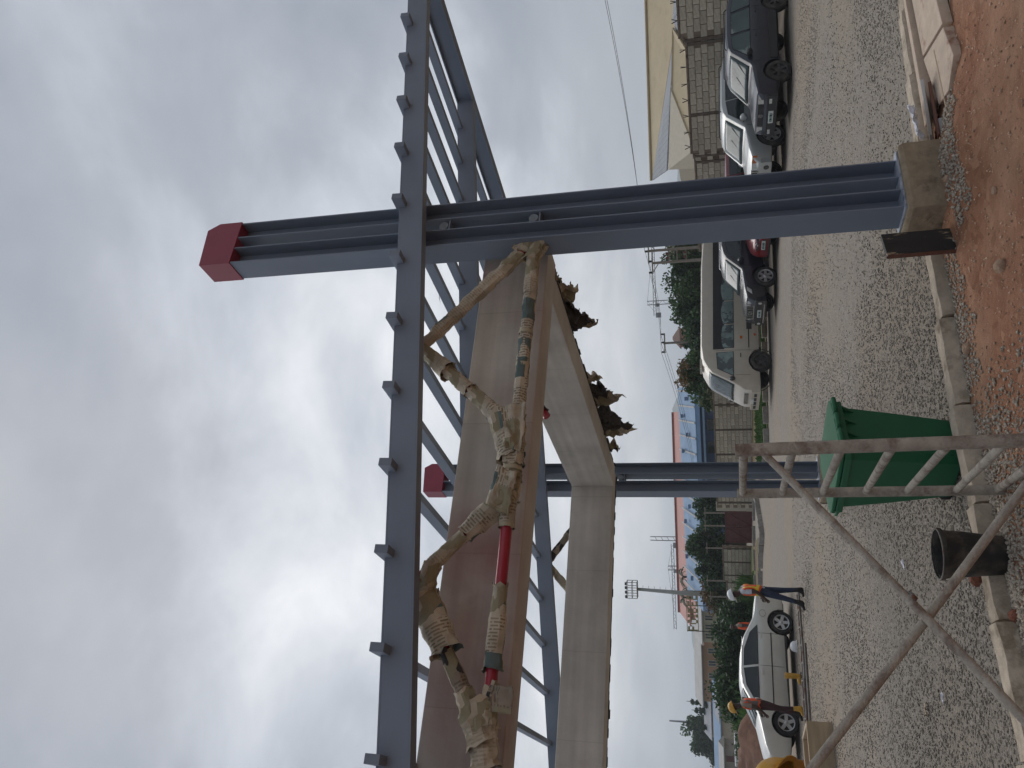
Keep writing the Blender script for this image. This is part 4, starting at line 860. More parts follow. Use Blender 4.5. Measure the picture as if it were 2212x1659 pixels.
J2 = pose(lkne=(.03, .08, .49), lank=(-.02, .09, .09), lheel=(-.07, .09, .045), lball=(.09, .09, .045), ltoe=(.16, .09, .035), rkne=(.10, -.1, .50), rank=(.16, -.1, .09), rheel=(.11, -.1, .045), rball=(.27, -.1, .045), rtoe=(.34, -.1, .035),
          chest=(-.02, 0, 1.32), neck=(.03, 0, 1.485), jaw=(.10, 0, 1.545), skull=(.105, 0, 1.625), crown=(.09, 0, 1.69), lsho=(-.02, .18, 1.40), lelb=(.0, .24, 1.13), lwri=(.14, .2, .95), lpalm=(.19, .18, .90), rsho=(-.02, -.18, 1.40), relb=(.02, -.24, 1.13), rwri=(.2, -.18, 1.02), rpalm=(.26, -.17, 1.0), face=(1, .1, -.5))
c2 = dict(head=skinm, torso=khaki, sleeve=khaki, forearm=skinm, hand=skinm, leg=maroon, lboot=boots_y, rboot=boots_b)
person('person', 'worker in yellow hard hat and orange vest with grey bands beside the white sedan', gmat(-8.23, 20.35, R(186)), J2, c2, hat_y, (vest_o, vest_g, 2))
c3 = dict(head=skinm, torso=khaki, sleeve=blackpl, forearm=skinm, hand=skinm, leg=jeans, lboot=boots_b, rboot=boots_b)
person('person', 'bareheaded person in orange vest standing beyond the boot of the white sedan', gmat(-8.95, 29.0, R(200), -.08), pose(), c3, None, (vest_o, vest_o, 1))
c4 = dict(head=skinm, torso=khaki, sleeve=khaki, forearm=skinm, hand=skinm, leg=jeans, lboot=boots_b, rboot=boots_b)
J4 = pose(chest=(.04, -.10, 1.30), neck=(.08, -.19, 1.44), jaw=(.13, -.26, 1.50), skull=(.13, -.30, 1.575), crown=(.11, -.33, 1.63), lsho=(.04, .08, 1.42), rsho=(.04, -.27, 1.33), relb=(.1, -.28, 1.05), rwri=(.16, -.16, .85), rpalm=(.18, -.14, .8), lelb=(.05, .2, 1.15), face=(1, -.1, -.6))
person('person', 'worker in a dusty yellow hard hat leaning in at the left edge, nearest the camera', T(-2.19, 3.60, .15) @ Matrix.Rotation(R(92), 4, 'Z'), J4, c4, hat_y, None)

# ------------------------------------------------------------------ vehicles
def interp(tab, x):
    if x <= tab[0][0]: return tab[0][1]
    for (a, p), (b2, q) in zip(tab, tab[1:]):
        if x <= b2: return p + (q - p) * (x - a) / (b2 - a)
    return tab[-1][1]
def islands(q):
    """split a builder into its touching pieces"""
    key = {}; rep = []
    for v in q.v: k = (round(v[0], 4), round(v[1], 4), round(v[2], 4)); rep.append(key.setdefault(k, len(key)))
    par = list(range(len(key)))
    def find(a):
        while par[a] != a: par[a] = par[par[a]]; a = par[a]
        return a
    for f_ in q.f:
        for i in f_[1:]: par[find(rep[i])] = find(rep[f_[0]])
    side = {}
    for f_ in q.f:
        y = sum(q.v[i][1] for i in f_) / len(f_); r_ = find(rep[f_[0]]); side.setdefault(r_, [9, -9]); side[r_] = [min(side[r_][0], y), max(side[r_][1], y)]
    grp = {}
    for f_ in q.f:
        r_ = find(rep[f_[0]]); lo, hi = side[r_]; grp.setdefault((r_ if len(side) <= 4 else 0, 1 if lo > .02 else (-1 if hi < -.02 else 0)), []).append(f_)
    if len(side) == 4 and len(grp) == 4 and False: pass
    out = []
    for fs in grp.values():
        n_ = MB(); mp = {}
        for f_ in fs:
            for i in f_:
                if i not in mp: mp[i] = len(n_.v); n_.v.append(q.v[i])
            n_.f.append(tuple(mp[i] for i in f_)); n_.m.append(0)
        out.append(n_)
    return out
def vehicle(name, label, mtx, D):
    """local +X forward, origin on the ground midway; D holds the measured shape"""
    t = empty(name, mat=mtx, label=label, cat=D['cat']); L_, Wd, zb = D['L'], D['W'], D['belt']; top = D['top']; bot = D['bot']; zr = max(z for _, z in top); paint = D['paint']; tum = D['tumble']
    xs0, xs1 = D.get('nose', .55), D.get('tail', .5); na, ta = D.get('na', .16), D.get('ta', .12)
    def wid(x, z):
        hw = Wd / 2
        if x > L_ / 2 - xs0: hw *= 1 - na * ((x - (L_ / 2 - xs0)) / xs0) ** 2
        if x < -L_ / 2 + xs1: hw *= 1 - ta * (((-L_ / 2 + xs1) - x) / xs1) ** 2
        if z > zb: hw *= 1 - tum * ((z - zb) / (zr - zb)) ** 1.15
        else: hw *= 1 - .055 * ((z - zb * .78) / (zb * .6)) ** 2
        return hw
    xs = sorted(set([round(v, 3) for v in list(np.linspace(-L_ / 2, L_ / 2, 44)) + [x for x, _ in top] + [x for x, _ in bot]]))
    sfr = [0, .03, .12, .28, .45, .6, .74, .86, .94, .985, 1.0]; m_ = MB(); ns = 2 * len(sfr) + 1
    for x in xs:
        zt, z0 = interp(top, x), interp(bot, x); half = []
        for s_ in sfr:
            z = z0 + (zt - z0) * s_; q = wid(x, z)
            if s_ == 0: q *= .90
            elif s_ == .03: q *= .975
            elif s_ == .985: q *= .985; z -= .006
            elif s_ == 1.0: q *= .90; z += .004
            half.append((q, z))
        ring = [(x, -q, z) for q, z in half] + [(x, 0, zt + .022)] + [(x, q, z) for q, z in reversed(half)]
        m_.v += ring
    for i in range(len(xs) - 1):
        for j in range(ns): m_.f.append((i * ns + j, i * ns + (j + 1) % ns, (i + 1) * ns + (j + 1) % ns, (i + 1) * ns + j)); m_.m.append(0)
    m_.f.append(tuple(range(ns))); m_.f.append(tuple(range((len(xs) - 1) * ns, len(xs) * ns))); m_.m += [0, 0]
    body = m_.build('body', paint, t, smooth=True, angle=32)
    rw = D['wheel']; axles = D['axles']; tw = D.get('tyre_w', .22)
    # wheel arches cut out of the body
    cut = MB()
    for ax in axles:
        for s_ in (-1, 1): cut.lathe([(0, 0), (rw * 1.13, 0), (rw * 1.13, .34), (0, .34)], 26, T(ax, s_ * (Wd / 2 - .27) if s_ > 0 else -(Wd / 2 - .27), rw * 1.02) @ AX((0, s_, 0)))
    co = cut.build('cutter', blackpl, None); co.matrix_world = mtx
    bo = body.modifiers.new('arch', 'BOOLEAN'); bo.object = co; bo.operation = 'DIFFERENCE'; bo.solver = 'EXACT'
    bpy.context.view_layer.update(); dg = bpy.context.evaluated_depsgraph_get(); nm = bpy.data.meshes.new_from_object(body.evaluated_get(dg)); body.modifiers.clear(); old = body.data; body.data = nm; bpy.data.objects.remove(co)
    nm.polygons.foreach_set('use_smooth', [True] * len(nm.polygons)); nm.set_sharp_from_angle(angle=R(32))
    if len(nm.materials) == 0: nm.materials.append(paint)
    while len(nm.materials) < 2: nm.materials.append(blackpl)
    for pl in nm.polygons:
        if abs(pl.center.y) < Wd / 2 - .26 and pl.center.z < rw * 2.2 and any(abs(pl.center.x - ax) < rw * 1.2 for ax in axles): pl.material_index = 1
        elif pl.center.z < interp(bot, pl.center.x) + .03 and pl.normal.z < -.5: pl.material_index = 1
        else: pl.material_index = 0
    for k, ax in enumerate(axles):
        for s_ in (-1, 1):
            Mx = T(ax, s_ * (Wd / 2 - tw / 2 - .015), rw) @ AX((0, s_, 0))
            wh = empty('wheel'); wh.parent = t
            q = MB(); q.lathe([(rw * .62, -tw / 2), (rw * .9, -tw / 2), (rw * .985, -tw * .36), (rw, -tw * .2), (rw, tw * .2), (rw * .985, tw * .36), (rw * .9, tw / 2), (rw * .64, tw * .47), (rw * .6, tw * .3)], 32, Mx); q.build('tyre', D.get('tyre', rubber), wh, smooth=True, angle=50)
            q = MB(); q.lathe([(rw * .62, tw * .42), (rw * .58, tw * .2), (rw * .3, tw * .12), (0, tw * .12)], 28, Mx)
            rimm = D.get('rim', alloy); q.build('rim_dish', darkrim, wh, smooth=True, angle=40)
            q = MB(); q.lathe([(rw * .66, tw * .40), (rw * .66, tw * .5), (rw * .6, tw * .47), (rw * .57, tw * .3)], 28, Mx); nsp = D.get('spokes', 5)
            for j in range(nsp):
                a = 2 * math.pi * j / nsp + k; ca, sa = math.cos(a), math.sin(a); q.beam(Mx @ Vector((0, 0, tw * .34)), Mx @ Vector((rw * .61 * ca, rw * .61 * sa, tw * .36)), rw * D.get('spw', .2), .03, up=(0, s_, 0))
            q.lathe([(rw * .17, tw * .2), (rw * .17, tw * .42), (rw * .13, tw * .46), (0, tw * .46)], 14, Mx); q.build('rim', rimm, wh, smooth=True, angle=40)
    # glass
    def pane(pm, poly, nm_='side_window', side=None, off=.007):
        for s_ in ((-1, 1) if side is None else (side,)):
            q = MB(); n = len(poly); pts_ = [(x, s_ * (wid(x, z) + off), z) for x, z in poly]; cxm = sum(p[0] for p in pts_) / n; czm = sum(p[2] for p in pts_) / n
            q.v = [(cxm, s_ * (wid(cxm, czm) + off), czm)] + pts_; q.f = [(0, 1 + i, 1 + (i + 1) % n) for i in range(n)]; q.m = [0] * n
            o = q.build(nm_, pm, t, smooth=False, solid=.006)
            if D.get('frame'):
                q = MB(); q.tube([pts_[i % n] for i in range(n + 1)], .013, 6, caps=False); q.build('window_seal', D['frame'], o)
    for poly in D['windows']: pane(D.get('glass', glass), poly)
    def sloped(nm_, x0, x1, pm, inset=.09, off=.012, lo=.04, hi=.04):
        """pane lying on the sloping top between two stations"""
        q = MB()
        def fn(u, v):
            uu = lo + (1 - lo - hi) * u; x = x0 + (x1 - x0) * uu; z = interp(top, x); hw = wid(x, z) * .90 - inset * .4; y = (2 * v - 1) * hw
            d = Vector((x1 - x0, 0, interp(top, x1) - interp(top, x0))).normalized(); n_ = Vector((-d.z, 0, d.x)); n_ = n_ if n_.z > 0 else -n_
            return Vector((x, y, z + .026 - .022 * abs(2 * v - 1) ** 2)) + n_ * off
        q.grid(fn, 6, 8); return q.build(nm_, pm, t, smooth=True, solid=.006)
    if 'screen' in D: ws = sloped('windscreen', *D['screen'], D.get('sglass', screen)); 
    if 'back' in D: sloped('rear_window', *D['back'], glass)
    if 'screen' in D:
        x0, x1 = D['screen']
        for y in (-.25, .3):
            q = MB(); q.beam((x0 - .02, y, interp(top, x0) + .05), (x0 + (x1 - x0) * .55, y + .3, interp(top, x0 + (x1 - x0) * .55) + .05), .018, .012); q.build('wiper', blackpl, ws)
    for (nm_, m2, fn_) in D['parts']:
        q = MB(); r_ = fn_(q, wid)
        if nm_ in ('plate_lettering', 'badge', 'grille_bar', 'vent', 'bumper_slot'):
            o = q.build(nm_, m2, t, smooth=bool(r_), angle=45)
            if nm_ != 'badge': o['kind'] = 'stuff'
            continue
        for isl in islands(q): isl.build(nm_, m2, t, smooth=bool(r_), angle=45)
    # door gaps
    for x, z0, z1 in D.get('gaps', ()):
        for s_ in (-1, 1):
            q = MB(); zz = np.linspace(z0, z1, 6); q.tube([(x, s_ * (wid(x, z) + .0015), z) for z in zz], .005, 5); q.build('door_gap', blackpl, t)
    return t
def front_box(x, y0, y1, z0, z1, d=.03):
    return lambda q, wid: q.bb(x - d, x + .012, y0, y1, z0, z1) and None
def both(fn):       # mirrored on both sides
    def g(q, wid): fn(q, wid, 1); fn(q, wid, -1)
    return g
def strip(x0, x1, z0, z1, out=.012, n=10):
    def g(q, wid, s_):
        for i in range(n):
            a, b2 = x0 + (x1 - x0) * i / n, x0 + (x1 - x0) * (i + 1) / n; ya, yb = s_ * (wid(a, (z0 + z1) / 2)), s_ * (wid(b2, (z0 + z1) / 2))
            q.add([(a, ya - s_ * .02, z0), (b2, yb - s_ * .02, z0), (b2, yb - s_ * .02, z1), (a, ya - s_ * .02, z1), (a, ya + s_ * out, z0 + .004), (b2, yb + s_ * out, z0 + .004), (b2, yb + s_ * out, z1 - .004), (a, ya + s_ * out, z1 - .004)], [(4, 5, 6, 7), (0, 1, 5, 4), (3, 7, 6, 2), (0, 4, 7, 3), (1, 2, 6, 5)])
    return both(g)
def mirror(x, z, r_=.09):
    def g(q, wid, s_): y = s_ * (wid(x, z) + .11); q.lathe([(0, -.05), (r_ * .8, -.045), (r_, 0), (r_ * .95, .03), (0, .035)], 12, T(x, y, z + .05) @ Matrix.Diagonal((1, 1.35, .95, 1)) @ AX((-1, 0, 0))); q.beam((x, s_ * wid(x, z), z), (x, y, z + .03), .04, .04); return True
    return lambda q, wid: (g(q, wid, 1), g(q, wid, -1)) and True
def handle(*pos):
    def g(q, wid, s_):
        for x, z in pos: q.bb(x - .085, x + .085, s_ * wid(x, z) - .01, s_ * (wid(x, z) + .022), z - .014, z + .014)
    return both(g)
def lampshape(poly, d=.02):     # outline in (y, z) on the nose, mirrored
    def g(q, wid):
        for s_ in (1, -1):
            n = len(poly); a = [(x + .012, s_ * y, z) for x, y, z in poly]; b2 = [(x - .10, s_ * y, z) for x, y, z in poly]; q.add(a + b2, [tuple(range(n)), tuple(range(n, 2 * n))] + [(i, (i + 1) % n, n + (i + 1) % n, n + i) for i in range(n)])
    return g
def plate_txt(x, z, y=0.0):
    def g(q, wid):
        rnd = random.Random(int(x * 100))
        for i in range(7): yy = y - .16 + .045 * i + (.03 if i > 2 else 0); q.bb(x + .001, x + .016, yy, yy + .006, z - .035, z + .035); q.bb(x + .001, x + .016, yy, yy + .028, z + (.028 if rnd.random() < .5 else -.034), z + (.035 if rnd.random() < .5 else -.027))
    return g
def rails(x0, x1, y, z):
    def g(q, wid):
        for s_ in (1, -1): q.tube([(x0, s_ * y, z), (x0 + .08, s_ * y, z + .055), (x1 - .08, s_ * y, z + .055), (x1, s_ * y, z)], .017, 8)
        return True
    return g
HD = R(210.8)
def park(P, track, ax, head=HD):
    """P: ground point under the outer face of the left front wheel"""
    f = Vector((math.cos(head), math.sin(head))); r_ = Vector((math.sin(head), -math.cos(head))); c = Vector(P) + r_ * track - f * ax; return gmat(c.x, c.y, head)

# dark blue compact off-roader at the right
D = dict(cat='car', L=4.25, W=1.76, belt=1.02, tumble=.17, paint=paint_navy, wheel=.355, axles=(1.32, -1.33), rim=darkrim, spokes=6, tyre=rubberd, glass=glassg, nose=.35, na=.08, frame=blackpl,
    top=[(-2.125, .92), (-2.08, 1.10), (-1.98, 1.30), (-1.72, 1.66), (-1.3, 1.73), (-.3, 1.74), (.18, 1.70), (.42, 1.62), (1.02, 1.10), (1.12, 1.06), (1.8, .98), (2.05, .93), (2.125, .80)],
    bot=[(-2.125, .42), (-1.9, .34), (-.9, .30), (.9, .30), (1.9, .34), (2.125, .40)], screen=(1.02, .40), back=(-2.05, -1.75),
    windows=[[(.78, 1.08), (.30, 1.56), (-.18, 1.60), (-.20, 1.08)], [(-.27, 1.08), (-.25, 1.60), (-1.02, 1.60), (-1.12, 1.08)], [(-1.20, 1.08), (-1.10, 1.60), (-1.55, 1.58), (-1.82, 1.20), (-1.82, 1.08)]],
    gaps=[(.95, .36, 1.0), (-.23, .36, 1.02), (-1.15, .62, 1.02)],
    parts=[('grille', blackpl, front_box(2.125, -.42, .42, .74, .90)), ('bumper', blackpl, lambda q, wid: q.bb(2.0, 2.20, -.80, .80, .40, .66) and None), ('headlight', lamp, lampshape([(2.125, .46, .75), (2.115, .60, .75), (2.06, .76, .76), (2.06, .76, .90), (2.115, .60, .90), (2.125, .46, .90)])),
           ('turn_signal', lamp, lampshape([(2.19, .52, .54), (2.19, .70, .54), (2.19, .70, .61), (2.19, .52, .61)])), ('number_plate', numplate, front_box(2.205, -.24, .24, .48, .61)), ('plate_lettering', platetxt, plate_txt(2.217, .545)),
           ('badge', chrome, lambda q, wid: q.lathe([(.048, 0), (.062, 0), (.062, .02), (.048, .02)], 20, T(2.13, 0, .82) @ AX((1, 0, 0)), close=True).beam((2.145, -.03, .85), (2.145, 0, .80), .008, .008).beam((2.145, .03, .85), (2.145, 0, .80), .008, .008).beam((2.145, -.015, .82), (2.145, .0, .845), .008, .008).beam((2.145, .015, .82), (2.145, .0, .845), .008, .008) and None),
           ('grille_bar', darkrim, lambda q, wid: [q.bb(2.12, 2.142, -.41, .41, .755 + .03 * i, .763 + .03 * i) for i in range(5)] and None),
           ('side_trim', blackpl, strip(-.88, .88, .36, .58, .02)), ('mirror', blackpl, mirror(.70, 1.06)), ('door_handle', blackpl, handle((-.08, .92), (-1.0, .92))), ('roof_rail', blackpl, rails(-1.45, .15, .58, 1.73))])
vehicle('parked_off_roader', 'dusty dark navy off-roader with roof rails, rightmost of the parked row', park((8.36, 22.78), .80, 1.32, R(204)), D)

# big silver off-roader behind it
D = dict(cat='car', L=4.75, W=1.88, belt=1.14, tumble=.15, paint=paint_silver, wheel=.40, axles=(1.42, -1.38), rim=alloy, spokes=5, spw=.3, nose=.7, na=.14, frame=blackpl, glass=glass,
    top=[(-2.375, 1.0), (-2.33, 1.2), (-2.2, 1.55), (-2.02, 1.80), (-1.5, 1.88), (0, 1.88), (.30, 1.83), (.52, 1.74), (1.08, 1.20), (1.2, 1.17), (1.9, 1.08), (2.25, .98), (2.375, .80)],
    bot=[(-2.375, .5), (-1.9, .40), (-.9, .36), (.9, .36), (1.9, .40), (2.375, .42)], screen=(1.08, .50), back=(-2.3, -2.05),
    windows=[[(.86, 1.2), (.42, 1.66), (-.10, 1.73), (-.12, 1.2)], [(-.19, 1.2), (-.17, 1.73), (-1.0, 1.73), (-1.05, 1.2)], [(-1.15, 1.2), (-1.1, 1.72), (-1.9, 1.68), (-2.05, 1.2)]], gaps=[(1.0, .5, 1.12), (-.15, .5, 1.14)],
    parts=[('grille', darkrim, front_box(2.36, -.40, .40, .78, 1.0)), ('grille_bar', chrome, lambda q, wid: [q.bb(2.36, 2.40, -.36 + .12 * i, -.33 + .12 * i, .79, .99) for i in range(7)] and None), ('bumper', paint_silver, lambda q, wid: q.bb(2.15, 2.44, -.84, .84, .44, .74) and None),
           ('headlight', lamp, lampshape([(2.37, .44, .80), (2.33, .68, .80), (2.2, .86, .82), (2.2, .86, .98), (2.33, .68, .99), (2.37, .44, .98)])), ('indicator', amber, lampshape([(2.33, .72, .84), (2.215, .87, .84), (2.215, .87, .97), (2.33, .72, .97)])),
           ('fog_lamp', darkrim, lambda q, wid: [q.lathe([(0, 0), (.07, 0), (.08, .01), (.08, .03), (0, .02)], 16, T(2.43, s_ * .62, .58) @ AX((1, 0, 0))) for s_ in (1, -1)] and None),
           ('mirror', paint_silver, mirror(.80, 1.16, .12)), ('door_handle', chrome, handle((.02, 1.04), (-.95, 1.04))), ('running_board', blackpl, strip(-.95, .95, .36, .44, .06)), ('roof_rail', blackpl, rails(-1.9, .1, .62, 1.87)), ('number_plate', numplate, front_box(2.45, -.24, .24, .5, .63))])
vehicle('parked_off_roader', 'silver off-roader parked between the navy off-roader and the near steel column', park((7.23, 24.95), .84, 1.42, R(206)), D)

# red car mostly behind the near column
D = dict(cat='car', L=4.4, W=1.80, belt=1.02, tumble=.17, paint=paint_red, wheel=.35, axles=(1.30, -1.30), rim=alloy, nose=.8, na=.2, frame=blackpl,
    top=[(-2.2, .95), (-2.12, 1.2), (-1.95, 1.5), (-1.75, 1.66), (-1.2, 1.73), (0, 1.72), (.4, 1.62), (1.1, 1.12), (1.25, 1.06), (1.9, .92), (2.1, .80), (2.2, .62)], bot=[(-2.2, .4), (-1.9, .3), (1.9, .27), (2.2, .30)], screen=(1.1, .38), back=(-2.1, -1.8),
    windows=[[(.85, 1.08), (.36, 1.52), (-.15, 1.58), (-.17, 1.08)], [(-.24, 1.08), (-.22, 1.58), (-1.05, 1.58), (-1.15, 1.08)], [(-1.22, 1.1), (-1.12, 1.57), (-1.6, 1.5), (-1.8, 1.1)]], gaps=[(1.0, .4, 1.0), (-.2, .4, 1.02)],
    parts=[('grille', blackpl, lampshape([(2.19, .0, .40), (2.19, .36, .40), (2.19, .30, .52), (2.19, .0, .52)])), ('upper_grille', blackpl, lampshape([(2.19, .0, .60), (2.19, .30, .60), (2.17, .34, .74), (2.17, .0, .70)])), ('badge', chrome, lambda q, wid: q.lathe([(.06, 0), (.085, 0), (.085, .02), (.06, .02)], 20, T(2.19, 0, .68) @ Matrix.Diagonal((1, 1.25, .9, 1)) @ AX((1, 0, 0)), close=True).beam((2.205, -.07, .70), (2.205, 0, .66), .016, .014).beam((2.205, .07, .70), (2.205, 0, .66), .016, .014) and None),
           ('headlight', lamp, lampshape([(2.14, .45, .66), (2.05, .74, .70), (1.95, .84, .84), (2.07, .62, .82), (2.13, .46, .74)])), ('bumper_lip', blackpl, front_box(2.2, -.74, .74, .27, .34)), ('number_plate', numplate, front_box(2.215, -.24, .24, .44, .56)), ('plate_lettering', platetxt, plate_txt(2.227, .50)), ('mirror', paint_red, mirror(.75, 1.06, .09)), ('door_handle', chrome, handle((-.05, .92), (-1.0, .92)))])
vehicle('parked_car', 'dark red car whose nose shows just left of the near steel column', park((5.55, 27.5), .80, 1.30, R(206)), D)

# black off-roader in front of the minibus
D = dict(cat='car', L=4.75, W=1.88, belt=1.13, tumble=.15, paint=paint_black, wheel=.39, axles=(1.45, -1.35), rim=alloy, spokes=6, spw=.24, nose=.8, na=.16, frame=blackpl,
    top=[(-2.375, 1.0), (-2.33, 1.2), (-2.2, 1.55), (-2.02, 1.80), (-1.5, 1.88), (0, 1.88), (.32, 1.82), (.55, 1.72), (1.12, 1.20), (1.25, 1.17), (1.9, 1.10), (2.25, 1.02), (2.375, .82)],
    bot=[(-2.375, .5), (-1.9, .40), (-.9, .36), (.9, .36), (1.9, .40), (2.375, .36)], screen=(1.12, .53), back=(-2.3, -2.05),
    windows=[[(.90, 1.2), (.46, 1.65), (-.10, 1.73), (-.12, 1.2)], [(-.19, 1.2), (-.17, 1.73), (-1.0, 1.73), (-1.05, 1.2)], [(-1.15, 1.2), (-1.1, 1.72), (-1.9, 1.68), (-2.05, 1.2)]], gaps=[(1.05, .5, 1.1), (-.15, .5, 1.13)],
    parts=[('grille_surround', chrome, front_box(2.375, -.46, .46, .76, 1.04)), ('grille', blackpl, front_box(2.383, -.41, .41, .79, 1.01)), ('grille_bar', chrome, lambda q, wid: [q.bb(2.38, 2.412, -.36 + .12 * i, -.335 + .12 * i, .79, 1.01) for i in range(7)] and None),
           ('badge', chrome, lambda q, wid: q.lathe([(.05, 0), (.07, 0), (.07, .02), (.05, .02)], 20, T(2.40, 0, .90) @ Matrix.Diagonal((1, 1.4, 1, 1)) @ AX((1, 0, 0)), close=True) and None),
           ('headlight', lamp, lampshape([(2.35, .50, .78), (2.28, .74, .78), (2.1, .90, .86), (1.98, .92, 1.02), (2.2, .80, 1.03), (2.33, .52, 1.0)])), ('bumper', paint_black, lambda q, wid: q.bb(2.2, 2.43, -.82, .82, .38, .70) and None), ('bumper_trim', chrome, front_box(2.44, -.62, .62, .42, .45)), ('fog_lamp', lamp, lambda q, wid: [q.lathe([(0, 0), (.055, 0), (.06, .02), (0, .02)], 14, T(2.425, s_ * .68, .58) @ AX((1, 0, 0))) for s_ in (1, -1)] and None),
           ('mirror', paint_black, mirror(.85, 1.16, .12)), ('door_handle', chrome, handle((.02, 1.03), (-.95, 1.03))), ('running_board', darkrim, strip(-.95, .95, .36, .44, .07)), ('number_plate', numplate, front_box(2.445, -.24, .24, .52, .65)), ('plate_lettering', platetxt, plate_txt(2.457, .585)), ('roof_rail', chrome, rails(-1.9, .1, .62, 1.87))])
vehicle('parked_off_roader', 'black off-roader with chrome grille parked in front of the beige minibus', park((3.42, 28.68), .84, 1.45, R(207)), D)

# beige minibus
curt = mat('curtain_glass', (.17, .225, .215), .1, var=.35, scale=2.6, spec=.4, dirt=(.06, .08, .08), dscale=2.2, dlo=.5, dhi=.56)
D = dict(cat='minibus', L=7.0, W=2.06, belt=1.40, tumble=.10, paint=paint_beige, wheel=.40, axles=(2.30, -1.9), rim=darkrim, spokes=5, spw=.3, tyre=rubberd, nose=.5, na=.10, tail=.3, ta=.06, frame=blackpl, glass=curt, tyre_w=.24,
    top=[(-3.5, .95), (-3.48, 1.6), (-3.40, 2.35), (-3.15, 2.60), (-2, 2.66), (1.6, 2.66), (2.2, 2.58), (2.55, 2.40), (2.75, 2.25), (3.28, 1.32), (3.36, 1.2), (3.48, 1.0), (3.5, .7)], bot=[(-3.5, .5), (-3, .42), (3.2, .40), (3.5, .42)], screen=(3.27, 2.64),
    windows=[[(2.95, 1.42), (2.62, 2.02), (1.95, 2.06), (1.93, 1.42)], [(1.75, 1.40), (1.75, 2.16), (.75, 2.16), (.75, 1.40)], [(.70, 1.40), (.70, 2.16), (-.30, 2.16), (-.30, 1.40)], [(-.35, 1.40), (-.35, 2.16), (-1.35, 2.16), (-1.35, 1.40)], [(-1.40, 1.40), (-1.40, 2.16), (-2.4, 2.16), (-2.4, 1.40)], [(-2.45, 1.42), (-2.45, 2.16), (-3.25, 2.14), (-3.28, 1.42)]],
    gaps=[(1.86, .55, 2.1), (2.9, .8, 1.35)],
    parts=[('window_band', blackpl, strip(-3.3, 1.80, 1.37, 2.19, .002, 18)), ('grille', darkrim, front_box(3.49, -.52, .52, .86, 1.02)), ('grille_bar', paint_beige, lambda q, wid: [q.bb(3.49, 3.515, -.5, .5, .875 + .04 * i, .89 + .04 * i) for i in range(4)] and None), ('headlight', lamp, lampshape([(3.49, .56, .85), (3.42, .88, .87), (3.42, .88, 1.02), (3.49, .56, 1.02)])),
           ('bumper', paint_beige, lambda q, wid: q.bb(3.3, 3.60, -.96, .96, .44, .76) and None), ('bumper_slot', blackpl, lambda q, wid: [q.bb(3.55, 3.612, -.8 + .42 * i, -.5 + .42 * i, .56, .66) for i in range(4)] and None), ('number_plate', numplate, front_box(3.615, -.24, .24, .66, .76)),
           ('mirror', blackpl, mirror(3.1, 1.42, .12)), ('door_handle', blackpl, handle((2.08, 1.15),)), ('vent', darkrim, lambda q, wid: [q.bb(-.2 + .42 * i, .12 + .42 * i, s_ * (wid(.2, .8)) - .02, s_ * (wid(.2, .8) + .006), .72, .92) for i in range(3) for s_ in (1, -1)] and None), ('side_marker', amber, lambda q, wid: [q.bb(1.25, 1.37, s_ * wid(1.3, 1.1) - .02, s_ * (wid(1.3, 1.1) + .015), 1.08, 1.17) for s_ in (1, -1)] and None), ('low_marker', amber, lambda q, wid: [q.bb(1.15, 1.24, s_ * wid(1.2, .62) - .02, s_ * (wid(1.2, .62) + .015), .58, .65) for s_ in (1, -1)] and None),
           ('side_strip', blackpl, strip(.95, 1.75, .82, .86, .012)), ('roof_vent', paint_beige, lambda q, wid: q.bb(1.9, 2.3, -.3, .3, 2.6, 2.70) and None), ('arch_trim', blackpl, lambda q, wid: [q.lathe([(.45, 0), (.475, 0), (.475, .02), (.45, .02)], 24, T(2.30, s_ * (wid(2.3, .6) - .012), .41) @ AX((0, s_, 0)), close=True) for s_ in (1, -1)] and None)])
vehicle('parked_minibus', 'long beige minibus with dark window band parked before the block wall', park((.53, 31.6), .92, 2.30, R(203)), D)

